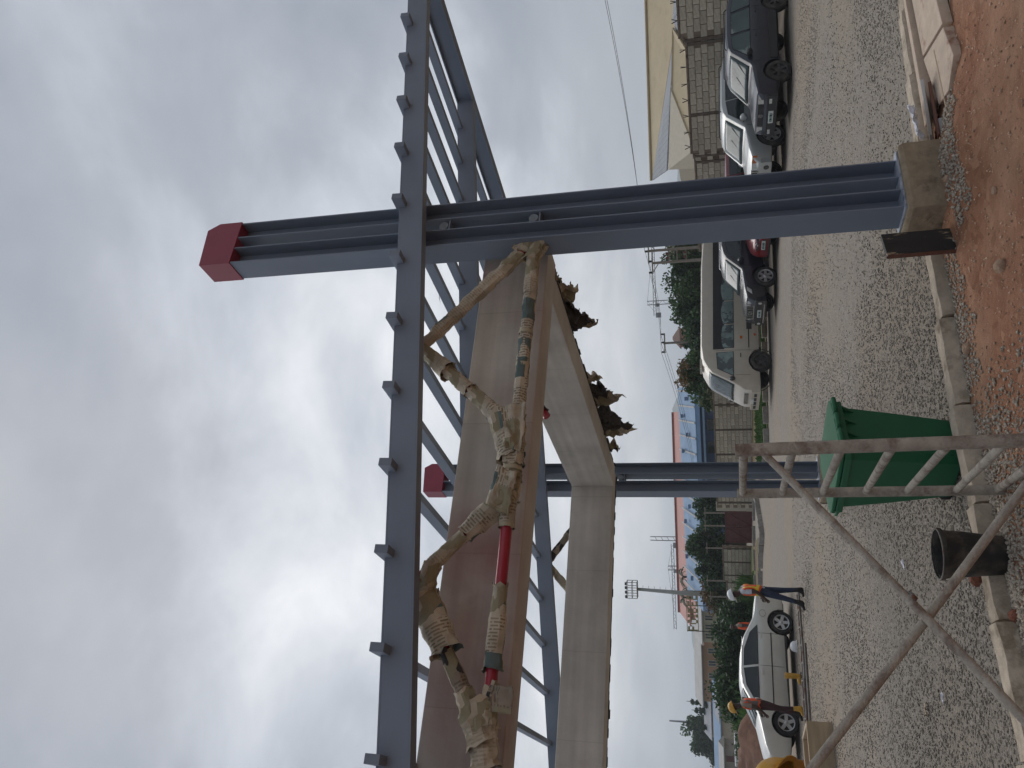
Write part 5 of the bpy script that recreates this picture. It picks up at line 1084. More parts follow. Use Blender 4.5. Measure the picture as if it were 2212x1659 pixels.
# champagne-white saloon at the left
D = dict(cat='car', L=4.62, W=1.78, belt=.94, tumble=.22, paint=paint_champ, wheel=.325, axles=(1.33, -1.33), rim=alloy, spokes=5, spw=.26, nose=.9, na=.24, tail=.7, ta=.16, frame=blackpl,
    top=[(-2.31, .74), (-2.27, .92), (-2.1, 1.0), (-1.62, 1.05), (-1.45, 1.08), (-.88, 1.36), (-.5, 1.43), (.1, 1.45), (.45, 1.39), (1.18, 1.02), (1.3, .99), (1.9, .86), (2.15, .76), (2.28, .62), (2.31, .5)], bot=[(-2.31, .36), (-1.9, .24), (1.8, .20), (2.31, .26)], screen=(1.17, .44), back=(-1.48, -.85),
    windows=[[(1.02, .98), (.42, 1.29), (-.02, 1.35), (-.05, .98)], [(-.13, .98), (-.10, 1.35), (-.55, 1.33), (-1.0, 1.17), (-1.2, .98)]], gaps=[(1.0, .3, .95), (-.09, .3, .98), (-.98, .42, .95)],
    parts=[('headlight', lamp, lampshape([(2.30, .32, .54), (2.18, .60, .56), (1.92, .76, .66), (1.78, .80, .78), (2.05, .66, .76), (2.24, .42, .66)])), ('indicator', amber, lampshape([(2.20, .58, .60), (2.0, .735, .66), (1.98, .735, .72), (2.17, .58, .66)])), ('bumper', paint_champ, lambda q, wid: None if q.bb(2.1, 2.33, -.58, .58, .26, .50) is None else None), ('grille', blackpl, front_box(2.31, -.45, .45, .30, .40)),
           ('side_trim', blackpl, strip(-1.0, 1.05, .60, .635, .012)), ('mirror', paint_champ, mirror(.86, .98, .085)), ('door_handle', paint_champ, handle((.08, .86), (-.92, .88))), ('fuel_flap', blackpl, lambda q, wid: [q.tube([(-1.55 + .10 * math.cos(a), s_ * (wid(-1.55, .8) + .0015), .82 + .085 * math.sin(a)) for a in np.linspace(0, 6.283, 17)], .004, 4) for s_ in (1, -1)] and None),
           ('sill', darkrim, strip(-.95, .95, .20, .26, -.02)), ('number_plate', numplate, front_box(2.335, -.24, .24, .40, .50)), ('roof_trim', chrome, strip(-.9, .4, 1.385, 1.40, .004))])
f = Vector((math.cos(R(217)), math.sin(R(217)))); P = Vector((-8.03, 22.25)) + Vector((math.sin(R(217)), -math.cos(R(217)))) * .80
vehicle('parked_saloon', 'champagne white saloon car parked on the gravel behind the workers', gmat(P.x, P.y, R(217)), D)

# ------------------------------------------------------------------ walls
def block_wall(label, pts_, n_ind, pitch, bm_, spikes=False, pill=2.1, group='sandcrete block walls', bl=.46, bh=.225):
    """pts_: (x, y, top z) along the foot; blocks are proud of a mortar core"""
    x0, y0, _ = pts_[0]; t = empty('block_wall', (x0, y0, 0), 0, label, 'wall', group); blocks = []
    core = MB(); capb = MB(); pil = []; me_b = MB().box((0, 0, 0), (bl - .025, .03, bh - .022)).mesh('block'); me_b.materials.append(bm_)
    for (ax, ay, az), (bx_, by_, bz) in zip(pts_, pts_[1:]):
        a, b2 = Vector((ax - x0, ay - y0, 0)), Vector((bx_ - x0, by_ - y0, 0)); L_ = (b2 - a).length; d = (b2 - a).normalized(); nrm = Vector((d.y, -d.x, 0))
        if nrm.dot(Vector((-ax, -ay, 0))) < 0: nrm = -nrm
        ztop = min(az, bz); g0 = min(ground(ax, ay), ground(bx_, by_)) - .25; ang = math.atan2(d.y, d.x)
        core.beam(a + Vector((0, 0, (g0 + ztop) / 2)), b2 + Vector((0, 0, (g0 + ztop) / 2)), .15, ztop - g0); capb.beam(a + Vector((0, 0, ztop + .04)), b2 + Vector((0, 0, ztop + .04)), .21, .075)
        rows = int((ztop - g0) / bh)
        for r_ in range(rows):
            z = ztop - .01 - bh * (r_ + .5); s_ = (bl / 2 if r_ % 2 else 0) + .02
            while s_ < L_ - .2:
                c = a + d * (s_ + bl / 2) + nrm * (.074 + random.uniform(0, .006)); blocks.append(((Vector((x0, y0, 0)) + c).length, c, z, ang + random.uniform(-.004, .004))); s_ += bl
        s_ = .1
        while s_ < L_:
            pil.append((a + d * s_ + nrm * .05, g0, ztop, ang)); s_ += pill
        if spikes:
            s_ = .3
            while s_ < L_:
                c = a + d * s_ + Vector((0, 0, ztop + .07)); q = MB()
                for k in (-1, 1): q.beam((0, 0, 0), nrm * .10 * k + Vector((0, 0, .20)) + d * random.uniform(-.05, .05), .022, .022)
                o = q.build('barbed_bracket', insul, t); o.location = c; s_ += .62
    core.build('mortar_core', mortar, t)
    capb.build('wall_cap', capm, t, bevel=.01)
    for c, g0, zt, ang in pil:
        q = MB(); q.bb(-.055, .055, -.07, .07, g0, zt); o = q.build('pillar', pillarm, t); o.location = c; o.rotation_euler = (0, 0, ang)
    blocks.sort(key=lambda b: (b[0] if b[2] > .3 else b[0] + 40)); rest = MB()
    for k, (d_, c, z, ang) in enumerate(blocks):
        if k < n_ind:
            o = bpy.data.objects.new('block', me_b); col.objects.link(o); o.parent = t; o.location = (c.x, c.y, z); o.rotation_euler = (0, 0, ang)
        else: rest.box((c.x, c.y, z), (bl - .025, .03, bh - .022), Matrix.Rotation(ang, 3, 'Z'))
    if rest.v:
        o = rest.build('block_courses', blockf, t); o['kind'] = 'stuff'
    return t
block_wall('tall sandcrete block wall with barbed brackets behind the parked off-roaders', [(15.5, 24.2, 2.74), (11.85, 27.95, 2.74), (11.75, 28.05, 2.60), (8.66, 31, 2.52), (8.56, 31.2, 2.44)], 300, .46, blockm, True, 2.6)
block_wall('weathered sandcrete block wall running behind the beige minibus', [(8.50, 31.3, 2.42), (5.85, 37, 2.40), (5.8, 37.1, 2.30), (2.77, 42, 2.28), (2.7, 42.1, 2.05), (-1.50, 47.9, 2.05)], 120, .46, blockm, False, 2.6)
block_wall('low sandcrete block wall between the minibus and the farther steel column', [(-1.55, 48, 2.05), (-8.0, 49.6, 2.04)], 220, .46, blockm, False, 1.55)
block_wall('stepped pillared block wall running off to the left of the maroon gate', [(-10.6, 50.6, 1.85), (-13.2, 52.6, 1.80), (-13.25, 52.65, 1.66), (-16, 55.6, 1.62), (-16.1, 55.7, 1.45), (-20, 61, 1.40), (-20.1, 61.1, 1.15), (-25, 68, 1.1)], 160, .46, blockm, False, 1.3)
# maroon double gate
t = empty('metal_gate', (-8.25, 49.85, ground(-8.25, 49.85)), math.atan2(.6, -2.2), 'maroon sheet-metal double gate with diagonal braces in the block wall', 'gate')
for k in range(2):
    x = .06 + k * 1.06; q = MB(); q.bb(x, x + 1.02, -.012, .012, .02, 1.62); lf = q.build('gate_leaf', gatem, t)
    q = MB()
    for (a, b2) in (((x, 0, .03), (x + 1.02, 0, .03)), ((x, 0, 1.6), (x + 1.02, 0, 1.6)), ((x + .03, 0, .03), (x + .03, 0, 1.6)), ((x + .99, 0, .03), (x + .99, 0, 1.6)), ((x, 0, 1.58), (x + 1.0, 0, .05)), ((x, 0, .8), (x + 1.0, 0, .8))): q.beam(Vector(a) + Vector((0, .03, 0)), Vector(b2) + Vector((0, .03, 0)), .05, .05, up=(0, 1, 0)); q.beam(Vector(a) - Vector((0, .03, 0)), Vector(b2) - Vector((0, .03, 0)), .05, .05, up=(0, 1, 0))
    q.build('gate_frame', gatem, lf)
q = MB(); q.bb(.95, 1.02, .05, .09, .78, .92); q.build('latch', chrome, t)
q = MB(); q.bb(-.55, -.02, -.12, .12, -.1, 2.12); q.build('gate_post', creamw, t, bevel=.01)
# far verges with kerb stones and grass
def verge(name, poly, zo=.05):
    q = MB(); n = len(poly); q.add([(x, y, ground(x, y) + zo) for x, y in poly], [tuple(range(n))]); return tag(q.build(name, terrm, fix=False), kind='structure')
V1 = [(7, 35.5), (1.5, 34.6), (-1.2, 34.0), (-2.9, 33.6), (-4.4, 36), (-5.0, 42), (-5.5, 48.7), (-1.6, 47.6), (2.6, 41.8), (5.7, 36.7)]; verge('verge', V1)
V2 = [(-8.2, 41.5), (-11, 39.6), (-16, 41), (-24, 44), (-40, 50), (-40, 90), (-24, 67), (-16, 55.2), (-10.6, 50.2)]; verge('verge', V2)
def kerb_run(pl, h=.16, ln=.75):
    t = tag(empty('far_kerb', (pl[0][0], pl[0][1], 0)), kind='structure'); q = MB().box((0, 0, 0), (ln - .04, .16, .3)); me = q.mesh('far_kerb_stone'); me.materials.append(kerbg)
    for (ax, ay), (bx_, by_) in zip(pl, pl[1:]):
        L_ = math.hypot(bx_ - ax, by_ - ay); n = max(1, int(L_ / ln)); 
        for i in range(n):
            f_ = (i + .5) / n; x, y = ax + (bx_ - ax) * f_, ay + (by_ - ay) * f_; o = bpy.data.objects.new('kerb_stone', me); col.objects.link(o); o.parent = t; o.location = (x - pl[0][0] + random.uniform(-.02, .02), y - pl[0][1] + random.uniform(-.02, .02), ground(x, y) + h - .15); o.rotation_euler = (0, random.uniform(-.02, .02), math.atan2(by_ - ay, bx_ - ax) + random.uniform(-.03, .03))
kerb_run([(6.5, 35.4), (1.5, 34.5), (-1.2, 33.9), (-3.0, 33.4), (-4.5, 35.9), (-5.1, 42)], .22)
kerb_run([(-6.3, 42), (-7.2, 37.0), (-8.3, 38.2), (-10.9, 39.4), (-16, 40.8), (-24, 43.8)], .22)
kerb_run([(-5.2, 45.5), (-8.4, 46.2), (-12, 44.0), (-22, 46)], .15, 1.2)
def blades(name, polys, n, h0, h1, label, m_at=grassm, w_=.02):
    vs_, fs = [], []
    def inside(x, y, P):
        c = False; j = len(P) - 1
        for i in range(len(P)):
            if (P[i][1] > y) != (P[j][1] > y) and x < (P[j][0] - P[i][0]) * (y - P[i][1]) / (P[j][1] - P[i][1]) + P[i][0]: c = not c
            j = i
        return c
    for P, share in polys:
        xs_, ys_ = [p[0] for p in P], [p[1] for p in P]; k = 0
        while k < n * share:
            x, y = random.uniform(min(xs_), max(xs_)), random.uniform(min(ys_), max(ys_))
            if not inside(x, y, P): continue
            k += 1; h = random.uniform(h0, h1) * (.6 + .8 * (mnoise.noise(Vector((x * .5, y * .5, 0))) + .5)); a = random.uniform(0, 6.28); z = ground(x, y) + .03; dx, dy = math.cos(a) * w_ * 2, math.sin(a) * w_ * 2; lx, ly = random.uniform(-.4, .4) * h, random.uniform(-.4, .4) * h
            b0 = len(vs_); vs_ += [(x - dx, y - dy, z), (x + dx, y + dy, z), (x + lx * .4 + dx * .7, y + ly * .4 + dy * .7, z + h * .6), (x + lx, y + ly, z + h)]; fs += [(b0, b0 + 1, b0 + 2), (b0, b0 + 2, b0 + 3)]
    q = MB(); q.v, q.f, q.m = vs_, fs, [0] * len(fs); return tag(q.build(name, m_at, fix=False), label, 'grass', kind='stuff')
blades('grass', [([(5, 36), (-1.2, 34.5), (-2.8, 34.2), (-4.2, 36.2), (-4.6, 40), (-1, 43), (2, 40)], .6), ([(-11, 46.5), (-13, 40.6), (-16, 41.8), (-24, 45), (-30, 60), (-22, 62), (-13.5, 51)], .4)], 16000, .10, .22, 'short green grass on the far verges below the block walls', w_=.03)
blades('weeds', [([(-12, 46.5), (-22, 48.5), (-25, 62), (-19, 57.5), (-12.5, 50.8)], .55), ([(-13, 34), (-26, 36), (-40, 52), (-22, 47), (-14, 41)], .45)], 15000, .35, 1.0, 'tall green weeds along the stepped block wall and behind the mound', w_=.06)

# ------------------------------------------------------------------ trees
def crown_mesh(m_, c, rad_, n, leaf, seed, clumps=26, squash=.8):
    rnd = np.random.default_rng(seed); cl = rnd.normal(size=(clumps, 3)); cl /= np.linalg.norm(cl, axis=1)[:, None]; cl *= (rnd.random((clumps, 1)) ** .45) * .82; cl[:, 2] *= squash
    cr_ = rnd.uniform(.20, .42, clumps); k = rnd.integers(0, clumps, n); dv = rnd.normal(size=(n, 3)); dv /= np.linalg.norm(dv, axis=1)[:, None]; dv *= (rnd.random((n, 1)) ** .4)
    P = (cl[k] + dv * cr_[k][:, None]) * rad_ + np.array(c)
    a = rnd.normal(size=(n, 3)); a /= np.linalg.norm(a, axis=1)[:, None]; b2 = np.cross(a, rnd.normal(size=(n, 3))); b2 /= np.linalg.norm(b2, axis=1)[:, None]; s_ = leaf * rnd.uniform(.6, 1.4, (n, 1)); a *= s_; b2 *= s_ * .5
    V = np.stack((P - a, P + b2, P + a, P - b2), 1).reshape(-1, 3); o = len(m_.v); m_.v += [tuple(v) for v in V]; m_.f += [(o + 4 * i, o + 4 * i + 1, o + 4 * i + 2, o + 4 * i + 3) for i in range(n)]; m_.m += [0] * n
def tree(x, y, top_, rad_, seed, lm, label, n=5200, leaf=.13, name='leafy_tree', group='trees beyond the walls', squash=.85, lm2=None):
    g = ground(x, y); t = empty(name, (x, y, g), 0, label, 'tree', group); H_ = top_ - g; q = MB(); rnd = random.Random(seed); ch = H_ - rad_ * squash
    q.tube([(0, 0, -.2), (.05, .02, H_ * .3), (-.04, .05, ch)], [.16, .12, .06], 8)
    for i in range(7):
        a = rnd.uniform(0, 6.28); z0 = H_ * rnd.uniform(.25, .5); e = Vector((math.cos(a) * rad_ * .7, math.sin(a) * rad_ * .7, ch + rnd.uniform(-.3, .5) * rad_)); q.tube([(0, 0, z0), e * .5 + Vector((0, 0, z0 * .5)), e], [.07, .05, .02], 6)
    q.build('trunk', bark, t, smooth=True)
    q = MB(); crown_mesh(q, (0, 0, ch), rad_, n, leaf, seed, clumps=34, squash=squash); q.build('crown', lm, t, fix=False)
    if lm2 is not None:
        q = MB(); crown_mesh(q, (0, 0, ch + rad_ * .25), rad_ * .9, n // 4, leaf, seed + 50, clumps=16, squash=squash); q.build('crown_tips', lm2, t, fix=False)
    return t
tree(9.2, 57, 5.2, 2.4, 1, leafs[2], 'pale olive tree half hidden by the near steel column', lm2=leafs[1]); tree(6.9, 56, 4.95, 2.35, 2, leafs[1], 'rounded green tree just left of the twin power poles', lm2=leafs[0]); tree(4.9, 57, 4.75, 2.1, 3, leafs[0], 'dark green tree above the rear of the minibus roof', lm2=leafs[1])
tree(3.3, 55, 3.9, 1.9, 4, leafs[0], 'lower dark tree behind the middle of the minibus roof'); tree(1.9, 56, 3.6, 1.8, 5, leafs[0], 'dark tree beside the single power pole'); tree(.2, 54, 4.25, 1.9, 6, leafs[1], 'tree with rust-tinted tips behind the front of the minibus', lm2=leafs[3]); tree(-1.2, 52, 3.1, 1.2, 7, leafs[2], 'small olive tree at the minibus windscreen', n=3000, lm2=leafs[0])
tree(-10.3, 62, 3.9, 1.6, 8, leafs[0], 'dark tree rising behind the maroon gate'); tree(-13.0, 63, 4.6, 1.9, 9, leafs[1], 'tall loose-crowned tree left of the maroon gate', lm2=leafs[0]); tree(-14.8, 62, 3.9, 1.7, 10, leafs[0], 'dense dark tree behind the stepped wall'); tree(-17.2, 64, 3.6, 1.7, 11, leafs[2], 'olive brown tree by the flood-light mast', lm2=leafs[3])
tree(-19.5, 66, 2.7, 1.2, 12, leafs[1], 'small tree below the openwork sign', n=2600)
def bush(x, y, top_, rad_, seed, lm, label, n=4200, leaf=.11, lm2=None):
    g = ground(x, y); t = empty('bush', (x, y, g), 0, label, 'bush', 'bushes behind the saloon'); q = MB(); crown_mesh(q, (0, 0, (top_ - g) * .45), rad_, n, leaf, seed, 30, (top_ - g) * .55 / rad_); q.build('foliage', lm, t, fix=False)
    q = MB()
    for i in range(6): a = i * 1.05; q.tube([(0, 0, -.1), (math.cos(a) * .3, math.sin(a) * .3, .6), (math.cos(a) * rad_ * .6, math.sin(a) * rad_ * .6, (top_ - g) * .75)], [.05, .035, .012], 5)
    q.build('stem', bark, t, smooth=True)
    if lm2 is not None: q = MB(); crown_mesh(q, (0, 0, (top_ - g) * .55), rad_ * .95, n // 3, leaf, seed + 7, 20, (top_ - g) * .5 / rad_); q.build('second_foliage', lm2, t, fix=False)  # second leaf colour mixed in, centred slightly higher in the bush
bush(-13.4, 43.5, 2.6, 1.5, 21, leafs[0], 'dark bush right of the person in the orange vest'); bush(-15.0, 44, 2.95, 1.9, 22, leafs[0], 'tallest dark bush above the roof of the saloon'); bush(-16.9, 43, 2.55, 1.9, 23, leafs[1], 'bright green bush above the windscreen of the saloon', lm2=leafs[0]); bush(-18.6, 41, 1.5, 1.5, 24, leafs[1], 'low bush behind the yellow-helmeted worker', n=3000)
for i, (x, y, tp) in enumerate(((-20.5, 44, 1.25), (-23, 47, 1.2), (-26, 50, 1.3), (-22.5, 54, 1.6), (-29, 56, 1.5))): bush(x, y, tp, 1.6, 30 + i, leafs[i % 2], ('low hedge bush left of the yellow-helmeted worker', 'low hedge bush above the red earth mound', 'low hedge bush near the left edge above the mound', 'broad low bush before the distant huts', 'low bush beside the white tank at the left')[i], n=2200)

# ------------------------------------------------------------------ buildings
def house(name, label, x, y, rz, wd, dp, h, rh, wallm, roofm, wins=(), over=.4, hip=False, g0=None, ridge=None, doors=(), group=None):
    """front faces local -Y"""
    g = ground(x, y) if g0 is None else g0; t = empty(name, (x, y, g), rz, label, 'building', group); q = MB(); q.bb(-wd / 2, wd / 2, 0, dp, -.5, h); q.build('wall', wallm, t)
    a, b2, o_ = wd / 2 + over, dp + over, over; ins = dp / 2 if hip else 0; q = MB()
    V = [(-a, -o_, h), (a, -o_, h), (a, b2, h), (-a, b2, h), (-a + ins, dp / 2, h + rh), (a - ins, dp / 2, h + rh)]; V2_ = [(vx, vy, vz - .12) for vx, vy, vz in V]
    q.add(V, [(0, 1, 5, 4), (2, 3, 4, 5), (1, 2, 5), (3, 0, 4)]); q.add([V[0], V[1], V[2], V[3], V2_[0], V2_[1], V2_[2], V2_[3]], [(0, 1, 5, 4), (1, 2, 6, 5), (2, 3, 7, 6), (3, 0, 4, 7), (4, 5, 6, 7)]); rf = q.build('roof', roofm, t)
    if ridge: q = MB(); q.beam(Vector(V[4]) + Vector((0, 0, .08)), Vector(V[5]) + Vector((0, 0, .08)), .5, .3); q.build('ridge_cap', ridge, rf)
    for (wx, wz, ww, wh) in wins:
        q = MB(); q.bb(wx - ww / 2, wx + ww / 2, -.06, .02, wz, wz + wh); wo = q.build('window', glass, t); q = MB()
        for (p0, p1) in (((wx - ww / 2, wz), (wx + ww / 2, wz)), ((wx - ww / 2, wz + wh), (wx + ww / 2, wz + wh)), ((wx - ww / 2, wz), (wx - ww / 2, wz + wh)), ((wx + ww / 2, wz), (wx + ww / 2, wz + wh)), ((wx, wz), (wx, wz + wh))): q.beam((p0[0], -.07, p0[1]), (p1[0], -.07, p1[1]), .08, .08, up=(0, 1, 0))
        q.build('window_frame', creamw, wo)
    for (wx, ww, wh) in doors: q = MB(); q.bb(wx - ww / 2, wx + ww / 2, -.06, .02, 0, wh); q.build('door', gatem, t)
    return t
# tan-roofed house behind the right wall
g = -.9; t = empty('tan_roofed_house', (0, 0, 0), 0, 'cream house with big tan sheet roof behind the tall block wall', 'building')
q = MB(); q.bb(15.4, 44, 56, 70, g, 4.0); q.build('wall', creamw, t)
def rplane(nm_, m_at, vs_, parent=t, th=.10):
    q = MB(); n = len(vs_); q.add([Vector(v) for v in vs_] + [Vector(v) - Vector((0, 0, th)) for v in vs_], [tuple(range(n)), tuple(range(n, 2 * n))[::-1]] + [(i, (i + 1) % n, n + (i + 1) % n, n + i) for i in range(n)]); return q.build(nm_, m_at, parent)
mr = rplane('main_roof', tanroof, [(15.0, 60, 6.05), (46, 60, 5.9), (46, 54.6, 3.6), (24.2, 54.6, 3.75)])
rplane('hip_roof', greyroof, [(15.0, 60, 6.05), (24.1, 54.5, 3.72), (19.0, 52.5, 4.15), (14.6, 56, 4.75)])
rplane('wing_roof', tanroof, [(23.6, 53.9, 3.95), (18.8, 52.3, 4.1), (14.3, 50.5, 2.75), (19.8, 49.8, 2.75)])
rplane('porch_roof', greyroof, [(23.9, 53.6, 3.9), (19.9, 49.6, 2.70), (13.9, 49.9, 2.55), (14.2, 49.0, 2.35), (23.6, 48.9, 2.3)])
rplane('right_roof', greyroof, [(24.0, 53.7, 3.9), (23.7, 48.9, 2.3), (27.5, 48.9, 2.4), (27.0, 53.7, 3.6)])
rplane('cream_gable', creamw, [(14.5, 55.5, 4.6), (19.2, 52.4, 4.1), (14.4, 50.6, 2.6), (14.0, 54.0, 2.4)], th=.3)
q = MB(); q.bb(14.2, 24, 50.4, 56, g, 2.5); q.build('wing_wall', creamw, t)
q = MB(); q.tube([(15.0, 60, 6.12), (46, 60, 5.97)], .10, 8); q.build('ridge_cap', tanroof, mr)
for i, (x, z) in enumerate(((30.5, 6.0), (29.5, 6.05), (27.5, 5.95))): bush(x, 64, 6.45 - .2 * i, .9, 60 + i, leafs[1], ('wisp of leaves above the right end of the tan roof', 'second wisp of leaves above the tan roof', 'third wisp of leaves above the tan roof ridge')[i], n=500)
# blue warehouse
ventm = mat('vent_blue', (.12, .19, .31), .8)
t = empty('blue_warehouse', (0, 0, 0), 0, 'long warehouse with pale blue ribbed roof and dark blue wall', 'building')
q = MB(); q.bb(-16.5, -1.0, 83, 100, -.5, 4.0); q.build('wall', bluew, t)
rf = rplane('roof', blueroof, [(-1.0, 89, 6.0), (-24, 89.6, 5.7), (-24, 82.4, 3.9), (-1.0, 82, 4.05)], t)
q = MB(); q.beam((-1.0, 82.0, 3.75), (-24, 82.4, 3.60), .3, .35); q.build('gutter', blueroof, rf)
q = MB(); q.beam((-1.0, 81.4, 3.2), (-24, 81.8, 3.05), 1.2, .2); q.build('canopy', blueroof, t)
for i in range(11):
    x = -2.2 - 1.9 * i; q = MB(); q.bb(x - .2, x + .2, 84.5 + (i % 2) * 1.9, 84.9 + (i % 2) * 1.9, 4.85 + (i % 2) * .55, 5.12 + (i % 2) * .55); q.build('roof_vent', ventm, rf)
for i in range(14):
    x = -1.4 - 1.62 * i; q = MB(); q.beam((x, 82.02, 4.09), (x - .01, 88.9, 6.0), .16, .07); q.build('roof_rib', paleroof, rf)
for i in range(6): x = -2.6 - 2.3 * i; q = MB(); q.bb(x - .6, x + .6, 82.9, 83.02, 2.2, 2.9); q.build('window', glass, t)
# long building under a red roof
house('red_roofed_hall', 'long hall with dull red hipped roof beyond the blue warehouse', -18.8, 108, R(3.2), 27, 14, 5.3, 1.75, creamw, redroof, over=.8, hip=False, ridge=ridgem, g0=.9, wins=[(-10 + 2.6 * i, 2.6, 1.1, 1.4) for i in range(8)])
house('red_roofed_house', 'smaller red hipped roof at the left end of the long hall', -29.5, 102, R(3), 8, 8, 4.3, 1.6, creamw, redroof, hip=True, g0=.1)
house('cream_block', 'cream two-storey block with grey windows below the openwork sign', -26.9, 90, R(4), 5.4, 7, 4.0, .7, creamw, paleroof, g0=.3, over=.3, wins=[(-2 + 1.0 * i, 2.75, .6, .9) for i in range(5)] + [(-2 + 1.0 * i, 1.2, .6, .9) for i in range(5)])
house('grey_roofed_hall', 'long low hall with wide pale grey roof left of the sign', -40, 121, R(6), 17, 9, 5.1, 1.2, mat('ochre_wall', (.38, .22, .12), .85, var=.15, scale=.6), paleroof, g0=.2, over=.7, wins=[(-6.5 + 1.8 * i, 3.0, .8, 1.1) for i in range(8)])
house('dark_roofed_shed', 'shed with long dark grey roof sloping down to the left', -51, 128, R(8), 12, 8, 4.0, 1.2, creamw, greyroof, g0=.3)
house('blue_roofed_shed', 'low shed with light blue roof behind the bushes', -50, 112, R(6), 13, 6, 2.6, 1.0, creamw, blueroof, g0=.2)
house('brick_villa', 'small square house with brown pyramid roof above the trees', 7.6, 150, 0, 3.4, 3.4, 8.0, 1.4, mat('brick_wall', (.34, .16, .11), .85, var=.2, scale=2), mat('brown_roof', (.20, .12, .09), .8, var=.2), hip=True, g0=0, over=.3, wins=[(-.8, 6.4, .7, .9), (.8, 6.4, .7, .9)])
huts = [(-46, 112, 4, 2.4, 0), (-52, 118, 5, 2.2, 1), (-58, 122, 6, 2.0, 0), (-60, 132, 5, 2.6, 2), (-66, 126, 6, 2.2, 1), (-55, 104, 4.5, 1.9, 2), (-63, 112, 5, 1.8, 0), (-48, 100, 3.6, 1.9, 1)]
hm = [mat('mud_wall', (.33, .20, .13), .9, var=.2, scale=1), mat('grey_hut_wall', (.28, .25, .22), .9, var=.2, scale=1), mat('pink_hut_wall', (.40, .26, .20), .9, var=.2, scale=1)]
hl = ['mud-walled hut with tin roof right of the conifers', 'grey hut with tin roof among the distant trees', 'broad mud hut left of the conifers', 'pinkish hut beneath the big distant tree', 'grey hut at the far left behind the hedge', 'pink hut on the bare slope at the left', 'low mud hut nearest the white tank', 'small grey hut beside the ochre hall']
for i, (x, y, wd, h, k) in enumerate(huts): house('hut', hl[i], x, y, R(8 * (i % 5) - 10), wd, 4, h, .6, hm[k], (greyroof, paleroof, tanroof)[i % 3], group='huts on the far slope', wins=[(-.8, 1.0, .6, .7)], doors=[(.7, .7, 1.6)], over=.25)
t = empty('water_tank', (-27.4, 59.5, ground(-27.4, 59.5)), R(10), 'long white box-shaped tank on the grass at the left edge', 'tank')
q = MB(); q.bb(-1.1, 1.1, -.4, .4, .45, 1.05); q.build('tank_body', hat_w, t, bevel=.06)
for x in (-.8, .8): q = MB(); q.bb(x - .06, x + .06, -.35, .35, -.1, .45); q.build('tank_leg', polem, t)

# openwork letter sign on posts
t = empty('openwork_sign', (-21.9, 75, ground(-21.9, 75)), R(3), 'olive openwork signboard with cut-out letters on thin posts', 'sign')
LET = {'B': ['11110', '10001', '11110', '10001', '11110'], 'I': ['111', '010', '010', '010', '111'], 'E': ['11111', '10000', '11110', '10000', '11111'], 'R': ['11110', '10001', '11110', '10010', '10001'], 'O': ['01110', '10001', '10001', '10001', '01110'], 'P': ['11110', '10001', '11110', '10000', '10000']}
x = -1.75; q = None
for ch in 'POIBEB':
    rows = LET[ch]; q = MB(); cw = .095 if ch != 'I' else .10
    for r_, row in enumerate(rows):
        for c_, b2 in enumerate(row):
            if b2 == '1': q.bb(x + c_ * cw, x + (c_ + 1) * cw, -.03, .03, 4.86 - (r_ + 1) * .19, 4.86 - r_ * .19)
    q.build('letter', signm, t); x += cw * len(rows[0]) + .13
for z in (4.90, 3.88): q = MB(); q.bb(-1.85, 1.95, -.04, .04, z, z + .06); q.build('sign_rail', signm, t)
for xx in (-1.8, .55, 1.9): q = MB(); q.bb(xx - .035, xx + .035, .045, .11, 0, 4.95); q.build('sign_post', insul, t)

# ------------------------------------------------------------------ masts, poles, cranes, wires
g = ground(-18.9, 70); t = empty('floodlight_mast', (-18.9, 70, g), 0, 'tall pale steel mast with climbing pegs and square lamp cage', 'mast')
q = MB(); q.tube([(0, 0, 0), (.05, 0, 4.8), (.28, 0, 9.0)], [.22, .19, .13], 10); q.build('pole', mastm, t, smooth=True)
q = MB()
for i in range(17): z = 1.0 + .5 * i; q.beam((.05 + .02 * i, 0, z), (.32 + .02 * i, 0, z + .0), .03, .03)
q.build('climbing_pegs', mastm, t)
q = MB()
for z in (9.0, 9.45, 9.9):
    for a, b2 in (((-.45, -.4), (.95, -.4)), ((.95, -.4), (.95, .4)), ((.95, .4), (-.45, .4)), ((-.45, .4), (-.45, -.4))): q.beam((*a, z), (*b2, z), .05, .05)
for xx in (-.45, .02, .48, .95):
    for yy in (-.4, .4): q.beam((xx, yy, 9.0), (xx, yy, 9.9), .05, .05)
q.bb(-.45, .95, -.4, .4, 8.97, 9.02); q.build('lamp_cage', mastm, t)
for xx in (-.3, .1, .5, .85): q = MB(); q.bb(xx - .12, xx + .12, -.50, -.40, 9.86, 10.05); q.build('floodlight', insul, t)
def insulator(q, p): q.lathe([(0, 0), (.05, 0), (.085, .05), (.05, .1), (.085, .13), (.04, .2), (0, .2)], 10, T(*p))
t = empty('twin_power_poles', (7.6, 50, ground(7.6, 50)), 0, 'pair of concrete power poles with fuses and cross arms above the wall', 'power pole'); gz = ground(7.6, 50)
for xx, h in ((.48, 5.72), (-.30, 5.55)):
    q = MB(); q.tube([(xx, 0, -.2), (xx, 0, h - gz)], [.12, .08], 8); q.build('pole', polem, t)
for z, x0, x1 in ((5.70, -.35, 1.6), (5.48, -1.0, .55), (4.45, -.3, .5), (3.95, -.3, .5), (3.4, -.3, .5)): q = MB(); q.bb(x0, x1, -.12, -.04, z - gz, z - gz + .08); q.build('cross_arm', polem, t)
for xx, z in ((-.9, 5.56), (-.2, 5.56), (.45, 5.78), (1.1, 5.78)): q = MB(); insulator(q, (xx, -.08, z - gz)); q.build('insulator', insul, t, smooth=True)
for xx in (-.05, .22):
    for z in (4.52, 3.45): q = MB(); q.bb(xx - .07, xx + .07, -.2, -.06, z - gz, z - gz + .16); q.build('fuse_box', gatem, t)
